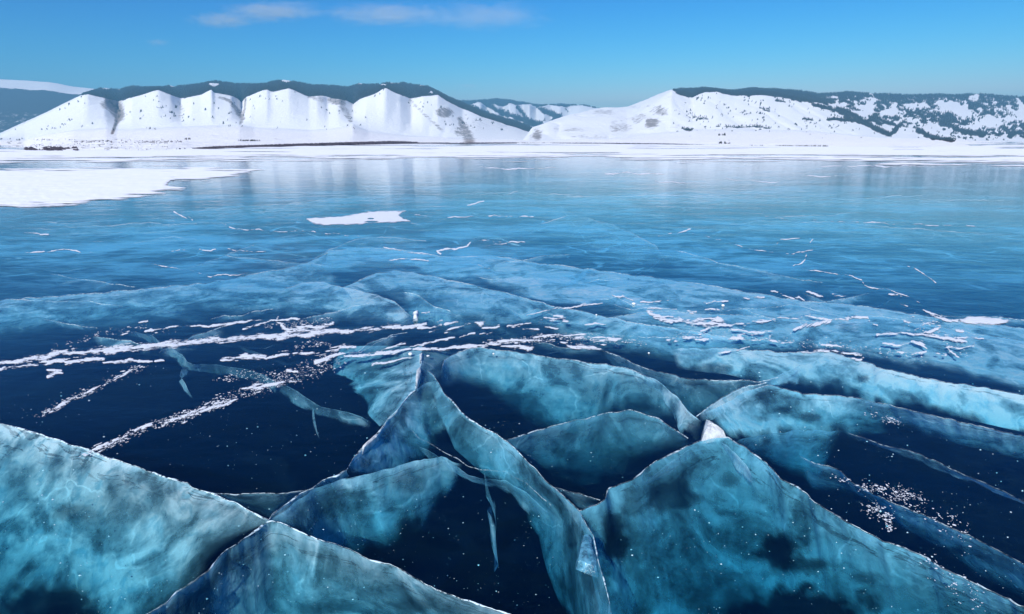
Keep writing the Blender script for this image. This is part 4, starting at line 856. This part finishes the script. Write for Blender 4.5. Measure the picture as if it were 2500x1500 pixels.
streak(X((1700, 738, 2), (1722, 736, 3)), "faint snow scrap before the slanting dash", .5)
streak(X((1630, 828, 4), (1660, 824, 7), (1690, 822, 5), (1729, 826, 4)), "frayed snow patch above the broad cloudy face", .65)
streak(X((1712, 808, 3), (1726, 803, 5), (1735, 802, 3)), "compact snow scrap between two snow lines", .3)
streak(X((1770, 803, 3), (1800, 803, 3), (1830, 808, 2)), "loose broken snow dashes under the sweeping line", .6)
streak(X((1800, 816, 3), (1840, 814, 3), (1880, 809, 3), (1905, 807, 2)), "smooth snow dash under the stepped patch", .25)
streak(X((1772, 828, 3), (1826, 829, 4), (1875, 831, 4), (1932, 838, 2)), "long ragged snow streak above the cloudy face", .45)
streak(X((1752, 863, 2), (1772, 862, 3), (1790, 858, 2), (1830, 849, 1.5)), "thin bent snow line on the cloudy face", .3)
streak(X((1952, 860, 3), (2004, 857, 5), (2053, 864, 4), (2103, 867, 3)), "arched snow streak at the top of the cloudy face", .35)
streak(X((2078, 876, 2), (2095, 881, 4), (2108, 878, 3)), "knotted snow scrap below the arched streak", .5)
# far side of the flecks
streak(X((2142, 818, 3), (2160, 814, 4), (2200, 813, 4), (2247, 818, 4), (2295, 828, 5), (2340, 832, 4), (2378, 841, 3)), "long snow streak bending at the edge of the pale sheet", .4)
streak(X((2378, 842, 2), (2350, 847, 2), (2312, 852, 3), (2320, 860, 3), (2350, 876, 2)), "zigzag snow line at the end of the bending streak", .3)
streak(X((2254, 757, 3), (2289, 774, 5), (2310, 781, 4), (2336, 784, 3)), "diagonal snow bar beside the dark blue sheet", .35)
patch(X((2335, 782), (2360, 774), (2395, 773), (2440, 777), (2478, 786), (2440, 793), (2395, 794), (2360, 792)), "thick snow blob at the tip of the dark blue sheet", soft=5, amp=.7, sxy=(14, 3))
streak(X((2240, 800, 4), (2265, 790, 6), (2280, 785, 5), (2295, 800, 4)), "torn snow cluster below the diagonal bar", .65)
streak(X((2245, 812, 4), (2265, 812, 6), (2290, 802, 4)), "second torn snow cluster, closer to the bending streak", .6)
streak(X((2208, 786, 3), (2220, 790, 3)), "small snow fleck before the torn clusters", .4)
streak(X((2335, 810, 3), (2350, 809, 3)), "small snow fleck beyond the torn clusters", .35)
streak(X((2330, 822, 3), (2360, 823, 4), (2400, 826, 4)), "short double snow dash above the zigzag line", .4)
streak(X((2155, 838, 3), (2190, 842, 4), (2220, 838, 2)), "loose snow scrap under the bending streak", .6)
streak(X((2225, 834, 3), (2250, 838, 5), (2262, 850, 2)), "snow scrap trailing from the bending streak", .55)
streak(X((2224, 865, 3), (2250, 864, 3), (2262, 860, 3)), "first of three pale snow dashes below the zigzag", .5)
streak(X((2278, 860, 3), (2300, 866, 4), (2310, 866, 3)), "second of three pale snow dashes below the zigzag", .5)
streak(X((2190, 863, 2), (2205, 862, 3)), "smallest of three pale snow dashes below the zigzag", .4)
streak(X((2005, 842, 2), (2050, 845, 3), (2080, 846, 2)), "wispy snow line between the smooth dash and arched streak", .65)
streak(X((1838, 726, 3), (1852, 725, 4), (1865, 726, 3)), "oval snow dash on the edge of the dark blue sheet", .2)
streak(X((1882, 710, 2), (1890, 710, 4), (1899, 711, 2)), "small oval snow lump alone in the dark blue sheet", .1)
streak(X((1812, 729, 2), (1822, 730, 4), (1830, 730, 2)), "snow nub next to the oval dash", .2)
streak(X((1906, 720, 3), (1930, 726, 5), (1949, 724, 4), (1965, 736, 2)), "branched snow scrap on the edge of the dark blue sheet", .4)
streak(X((1970, 716, 2), (1990, 718, 3.5), (2009, 723, 2)), "snow dash lying inside the dark blue sheet", .25)
streak(X((2033, 722, 3), (2045, 723, 3), (2055, 725, 3), (2065, 721, 2)), "three tiny linked snow crumbs in the dark blue sheet", .45)
streak(X((2195, 740, 2), (2216, 747, 2)), "last snow dash at the narrow end of the dark blue sheet", .2)
# thin drift lines caught in far cracks
def drift(pts, w, label, lacy=.38, group="thin snow lines on the far ice"):
    return streak([(x, y, w * .8) for x, y in pts], label, lacy + .18, group, "snow_line")
drift(X((417, 615), (465, 610), (585, 610), (617, 617), (650, 613)), 2.4, "crisp thin snow line on the blue ice in front of the lone patch")
drift(X((60, 617), (118, 616), (165, 610), (190, 613), (225, 617)), 2.6, "broken snow line near dark ripples on the blue ice")
drift(X((350, 643), (440, 656), (472, 664), (517, 675), (537, 670), (605, 670)), 2.0, "wavering thin snow line just beyond the long pale band", .5)
drift(X((937, 606), (980, 612), (1030, 620), (1057, 625)), 2.2, "bright thin snow line along the far edge of the great sheet", .3)
drift(X((1076, 622), (1067, 614), (1096, 609), (1141, 602), (1148, 594)), 3.0, "zigzag snow line on the blue ice beyond the great sheet", .3)
drift(X((1170, 602), (1200, 598), (1236, 596)), 2.6, "short bright line continuing the zigzag", .35)
drift(X((1157, 583), (1190, 588), (1232, 592), (1290, 596)), 2.4, "ragged snow line above the zigzag", .6)
drift(X((1141, 502), (1160, 498), (1181, 491)), 2.6, "short slanting snow dash far out on the blue ice", .2)
drift(X((1010, 526), (1109, 531), (1206, 529), (1306, 533)), 1.6, "straight dotted line running from the lone snow patch", .6)
drift(X((560, 558), (640, 562), (720, 565), (800, 570), (900, 578)), 1.6, "dotted line passing in front of the lone snow patch", .65)
drift(X((1868, 530), (1956, 536), (2020, 541), (2150, 544), (2247, 549), (2380, 551)), 1.4, "long dotted line far out on the ice", .65)
drift(X((1890, 602), (1907, 583), (1945, 581), (1985, 584), (1975, 598)), 1.8, "faint hooked line above the white scrap", .55)
drift(X((1776, 594), (1826, 605), (1875, 617), (1925, 618)), 1.8, "pale line leading to the white scrap", .55)
drift(X((1928, 620), (1945, 615), (1960, 617), (1984, 613)), 3.4, "bright white scrap where thin lines meet", .35)
drift(X((1969, 622), (1965, 634), (1955, 642), (1936, 648)), 2.6, "white tail curling under the bright scrap", .45)
drift(X((1957, 655), (2020, 664), (2079, 673), (2104, 686), (2112, 700), (2156, 704), (2184, 716), (2214, 724), (2252, 744)), 2.4, "long winding snow line bordering the dark blue sheet", .42)
drift(X((2170, 718), (2195, 720), (2214, 720)), 4.0, "thick knot on the long winding line", .4)
drift(X((2198, 641), (2231, 654), (2263, 673), (2285, 692)), 1.8, "short diagonal snow line beyond the winding one", .6)
drift(X((425, 514), (455, 530), (470, 538)), 4, "scattered snow scraps far out in front of the large patch", .7)
drift(X((530, 545), (560, 548), (580, 551)), 3, "snow scraps before the lone patch", .65)
drift(X((1600, 575), (1650, 572), (1685, 562)), 1.8, "faint kinked line on the blue ice", .6)
drift(X((1690, 572), (1730, 580), (1760, 590)), 1.8, "faint line falling away from the kinked one", .55)
drift(X((950, 635), (985, 635), (1045, 637)), 2.4, "pair of dashes on the great pale sheet", .5)
drift(X((1150, 642), (1170, 648), (1195, 653)), 2.2, "slanting snow dash on the great pale sheet", .35)
drift(X((118, 572), (60, 570)), 3.0, "white scrap at the border of the blue ice", .3)

# ------------------------------------------------------------------ loose lumps and shards
def lump(px, py, rpx, label, squash=.8, name="snowball"):
    p = on_plane(px, py, 0.0); r = rpx * math.hypot(p[1], CAM_H) / FPX
    import bmesh
    bm = bmesh.new(); bmesh.ops.create_icosphere(bm, subdivisions=3, radius=r)
    for v in bm.verts:
        n = 1 + .18 * (fbm(v.co.x / r * 2 + px, v.co.y / r * 2 + v.co.z / r, 5, 3) - .5)
        v.co = v.co * n; v.co.z *= squash
    me = bpy.data.meshes.new(name); bm.to_mesh(me); bm.free(); me.materials.append(M_SNOW)
    for f in me.polygons: f.use_smooth = True
    o = bpy.data.objects.new(name, me); COL.objects.link(o); o.location = (p[0], p[1], r * squash * .9)
    return tag(o, label, "snowball", "small snowballs scattered on the ice")
lump(1002, 868, 5.0, "round white snowball beside the ridge crack on the turquoise face")
lump(1547, 744.5, 5.0, "flattened snowball near the cyan sheet's bright bar", .6)
lump(1765, 749, 4.0, "round snowball between slanting snow dashes")
lump(1456, 771, 2.5, "tiny snowball on the pale sheet beyond the comb-like patch")
lump(1584, 864, 2.5, "tiny snowball near the edge of dark ice past the lacy band")
lump(1205, 866, 2.8, "tiny snow bead under the long blunt streak")
lump(1045, 870.5, 4.0, "squat snow bead across the crack from the round snowball", .4)
def shard(poly, height, label, mat, ridge=None, name="ice_shard"):
    """a broken flake of ice standing a little proud of the surface: outline on the ice, ridge raised"""
    T, s = resample(list(poly) + [poly[0]], 40); T = T[:-1]; n = len(T)
    if np.sum(T[:, 0] * np.roll(T[:, 1], -1) - T[:, 1] * np.roll(T[:, 0], -1)) > 0: T = T[::-1]
    base = on_plane(T[:, 0], T[:, 1], 0.0); base[:, 2] = -.02
    c = T.mean(0) if ridge is None else np.array(ridge)
    rows = [base]
    for k, z in ((.25, .55), (.6, .9), (.93, 1.0)):
        Q = T * (1 - k) + c * k
        P = on_plane(Q[:, 0], Q[:, 1], 0.0); P[:, 2] = height * z * (1 + .25 * (fbm(T[:, 0] / 9, T[:, 1] / 9 + k * 5, 3, 3) - .5)); rows.append(P)
    V = np.concatenate(rows); F = []
    for r in range(3):
        for j in range(n): F.append((r * n + j, r * n + (j + 1) % n, (r + 1) * n + (j + 1) % n, (r + 1) * n + j))
    top = on_plane(c[0], c[1], 0.0); top[2] = height; V = np.concatenate([V, top[None]])
    F2 = [(3 * n + j, 3 * n + (j + 1) % n, 4 * n) for j in range(n)]
    return tag(mesh_obj(name, V, [np.array(F), np.array(F2)], mat, smooth=False), label, "ice shard", "broken pieces of ice caught in the cracks")
def shard_material(name, col, trans):
    t = NT(name); pos = t.geo("Position"); n = t.noise(pos, 22, 5, .6)
    c = t.mixrgb(t.range(n, .3, .7), tuple(x * .7 for x in col) + (1,), col + (1,))
    b = t.bump(n, .6, .02)
    d = t.mixsh(.15, t.diffuse(c, b), t.translucent(c))
    d = t.mixsh(t.math('MULTIPLY', t.range(n, .35, .7, 1.0, .4), trans), d, t.transp((.7, .93, .98, 1)))
    lw = t.node("ShaderNodeFresnel"); lw.inputs[0].default_value = 1.31
    return t.done(t.mixsh(lw.outputs[0], d, t.glossy((1, 1, 1, 1), .12, b)))
M_SHARD_W = shard_material("white broken ice", (.90, .95, .97), .10)
M_SHARD_B = shard_material("blue broken ice", (.22, .62, .85), .85)
shard(X((1720, 1029), (1739, 1041), (1775, 1064), (1752, 1070), (1710, 1078), (1714, 1052)), .05, "white triangular shard of ice standing on the tip of the great peak", M_SHARD_W, (1735, 1052))
shard(X((1422, 1299), (1435, 1296), (1448, 1315), (1445, 1330), (1461, 1373), (1461, 1402), (1445, 1396), (1406, 1380), (1406, 1367), (1413, 1331)), .02, "smooth sky blue flake of ice where the curved crack meets the great peak's flank", M_SHARD_B, (1437, 1350))
shard(X((1016, 905), (1026, 895), (1030, 908), (1024, 930), (1018, 948), (1013, 930)), .02, "white knob of broken ice in the ridge crack", M_SHARD_W, (1021, 915))
shard(X((1023, 865), (1032, 860), (1031, 880), (1024, 892)), .015, "smaller white chip of ice in the ridge crack near the snowball", M_SHARD_W, (1028, 876))
shard(X((880, 1096), (925, 1056), (926, 1066), (905, 1084), (884, 1102)), .015, "long white splinter of ice on the dark side of the ridge crack", M_SHARD_W, (905, 1078))

# ------------------------------------------------------------------ specks: snow grains on the ice, gas bubbles in it
OCT = np.array([(1, 0, 0), (0, 1, 0), (-1, 0, 0), (0, -1, 0), (0, 0, 1), (0, 0, -1)], float)
OCF = np.array([(0, 1, 4), (1, 2, 4), (2, 3, 4), (3, 0, 4), (1, 0, 5), (2, 1, 5), (3, 2, 5), (0, 3, 5)])
def specks(px, py, rpx, z, mat, name, squash=.5, stretch=1.6):
    P = on_plane(px, py, z); r = rpx * np.linalg.norm(P - np.array([0, 0, CAM_H]), axis=1) / FPX
    n = len(P); sc = np.stack([r * RNG.uniform(1, stretch, n), r * RNG.uniform(1, stretch, n), r * squash], -1)
    V = P[:, None] + OCT[None] * sc[:, None] * RNG.uniform(.75, 1.25, (n, 6, 1))
    F = (np.arange(n)[:, None, None] * 6 + OCF[None]).reshape(-1, 3)
    return tag(mesh_obj(name, V.reshape(-1, 3), F, mat, smooth=False), kind="stuff")
streak(X((205, 1112, 4), (300, 1071, 6), (359, 1042, 7), (423, 1026, 7), (488, 1006, 7), (553, 981, 7), (596, 958, 6)), "long speckled trail of snow grains slanting over the dark ice", 1.15, name="snow_trail", gap=3.2)
streak(X((118, 1007, 3), (165, 980, 4), (197, 964, 5), (246, 941, 4), (294, 916, 4), (340, 897, 3)), "short speckled snow trail at the edge of the dark ice", 1.1, name="snow_trail", gap=3.2)
gx, gy = [], []
def spray(line, n, spread):
    p, _ = resample(line, 60); i = RNG.integers(0, 60, n)
    w = np.interp(i, np.linspace(0, 59, len(spread)), spread)
    clump = RNG.normal(0, 1, n)
    gx.append(p[i, 0] + RNG.normal(0, 9, n)); gy.append(p[i, 1] + clump * w * .5)
spray(X((210, 1110), (300, 1072), (359, 1043), (423, 1025), (488, 1006), (553, 982)), 900, (6, 9, 10, 10, 9))
spray(X((430, 1020), (500, 996), (560, 970), (650, 945), (740, 900), (830, 870)), 874, (8, 12, 16, 18, 16))
spray(X((540, 930), (600, 912), (680, 925), (760, 915), (830, 890)), 456, (8, 14, 18, 12))
spray(X((100, 1015), (165, 980), (197, 964), (246, 941), (294, 915), (343, 896)), 494, (5, 5, 7, 8))
spray(X((130, 850), (230, 820), (330, 800), (420, 812)), 171, (9, 9))
spray(X((720, 845), (770, 838), (800, 845)), 171, (9, 9))
spray(X((640, 800), (720, 790), (800, 780)), 247, (8, 9))
spray(X((1200, 838), (1320, 828), (1450, 825), (1560, 838)), 798, (5, 11, 14, 8))
spray(X((1620, 825), (1780, 808), (1950, 835), (2100, 850), (2250, 870)), 456, (14, 14, 16))
spray(X((2200, 780), (2280, 800), (2350, 850)), 304, (18, 26))
spray(X((2101, 1190), (2160, 1196), (2215, 1210), (2255, 1224)), 361, (16, 22, 16))
spray(X((2112, 1238), (2150, 1246), (2172, 1270), (2176, 1292)), 285, (16, 20, 10))
spray(X((2040, 1165), (2075, 1180)), 45, (6, 6))
spray(X((2180, 1210), (2300, 1270), (2370, 1310)), 171, (30, 40))
spray(X((2250, 1360), (2330, 1420), (2400, 1470)), 133, (30, 50))
spray(X((2120, 1010), (2170, 1025), (2200, 1035)), 114, (12, 10))
gx = np.concatenate(gx); gy = np.concatenate(gy)
keep = vnoise(gx / 11, gy / 6, 91) > .36; gx, gy = gx[keep], gy[keep]
specks(gx, gy, RNG.gamma(2.2, .42, len(gx)) * .62 + .22, .002, M_SNOW, "snow_grains", .3, 2.0)
bx = RNG.uniform(-60, 2560, 2600); by = RNG.uniform(880, 1560, 2600)
k = (vnoise(bx / 160, by / 90, 55) > .35); bx, by = bx[k], by[k]
M_BUB = plain("gas bubble in ice", (.62, .78, .84), .2, 20)
bz = -RNG.uniform(.01, .45, len(bx)) ** 1.3
specks(bx, by, np.clip(RNG.gamma(1.5, .34, len(bx)), .25, 2.0), bz, M_BUB, "air_bubbles", .9, 1.5)

# ------------------------------------------------------------------ thin clouds and the air
def cloud_material(dens):
    t = NT("thin cloud"); ob = t.node("ShaderNodeTexCoord").outputs["Object"]
    n = t.noise(t.mapping(ob, (2.0, 1.0, 1.1), loc=(dens * 90000, 0, 0)), 1.7, 7, .66, .8)
    r = t.vmath('LENGTH', ob, None, 1)
    d = t.math('SUBTRACT', t.math('MULTIPLY_ADD', n, 1.7, .0), r)
    d = t.math('MULTIPLY', t.range(d, .0, .8), dens)
    vs = t.node("ShaderNodeVolumeScatter"); vs.inputs["Color"].default_value = (1, .98, .98, 1); vs.inputs["Anisotropy"].default_value = -.4; t.put(vs.inputs["Density"], d)
    t.l.new(vs.outputs[0], t.out.inputs[1]); return t.m
def cloud(px, py, wpx, hpx, dens, label, D=15000):
    import bmesh
    bm = bmesh.new(); bmesh.ops.create_icosphere(bm, subdivisions=3, radius=1.0)
    me = bpy.data.meshes.new("cloud"); bm.to_mesh(me); bm.free(); me.materials.append(cloud_material(dens))
    o = bpy.data.objects.new("cloud", me); COL.objects.link(o)
    k = D / FPX
    o.location = at_dist(px, py, D); o.scale = (wpx * k * .74, wpx * k * .3, hpx * k * .60)
    return tag(o, label, "cloud", "thin clouds in the blue sky")
CD = 1.5e-3
cloud(545, 50, 125, 40, CD * 1.5, "smallest and brightest wisp of cloud at the end of the row")
cloud(670, 28, 215, 46, CD * .95, "broad wisp of cloud next to the brightest one")
cloud(945, 36, 270, 52, CD * .62, "long faint wisp of cloud in the middle of the row")
cloud(1180, 40, 260, 64, CD * .42, "faintest wide wisp of cloud at the thin end of the row")
cloud(386, 104, 50, 18, CD * 1.3, "tiny lone puff of cloud below the row of wisps")
cloud(1143, 210, 50, 12, CD * 1.0, "tiny pale puff of cloud low over the wooded crest's end", 16000)

# the air: even blue haze around everything on the ground
HZ = bpy.data.materials.new("thin blue haze"); HZ.use_nodes = True
hn = HZ.node_tree.nodes; hn.clear()
ho = hn.new("ShaderNodeOutputMaterial"); pv_ = hn.new("ShaderNodeVolumePrincipled")
pv_.inputs["Color"].default_value = (.25, .68, 1.0, 1); pv_.inputs["Density"].default_value = 1.7e-4
pv_.inputs["Anisotropy"].default_value = 0.0
HZ.node_tree.links.new(pv_.outputs[0], ho.inputs[1])
tag(box("haze", -W - 60, W + 60, -960, 11600, -3.4, 640, HZ), kind="stuff")
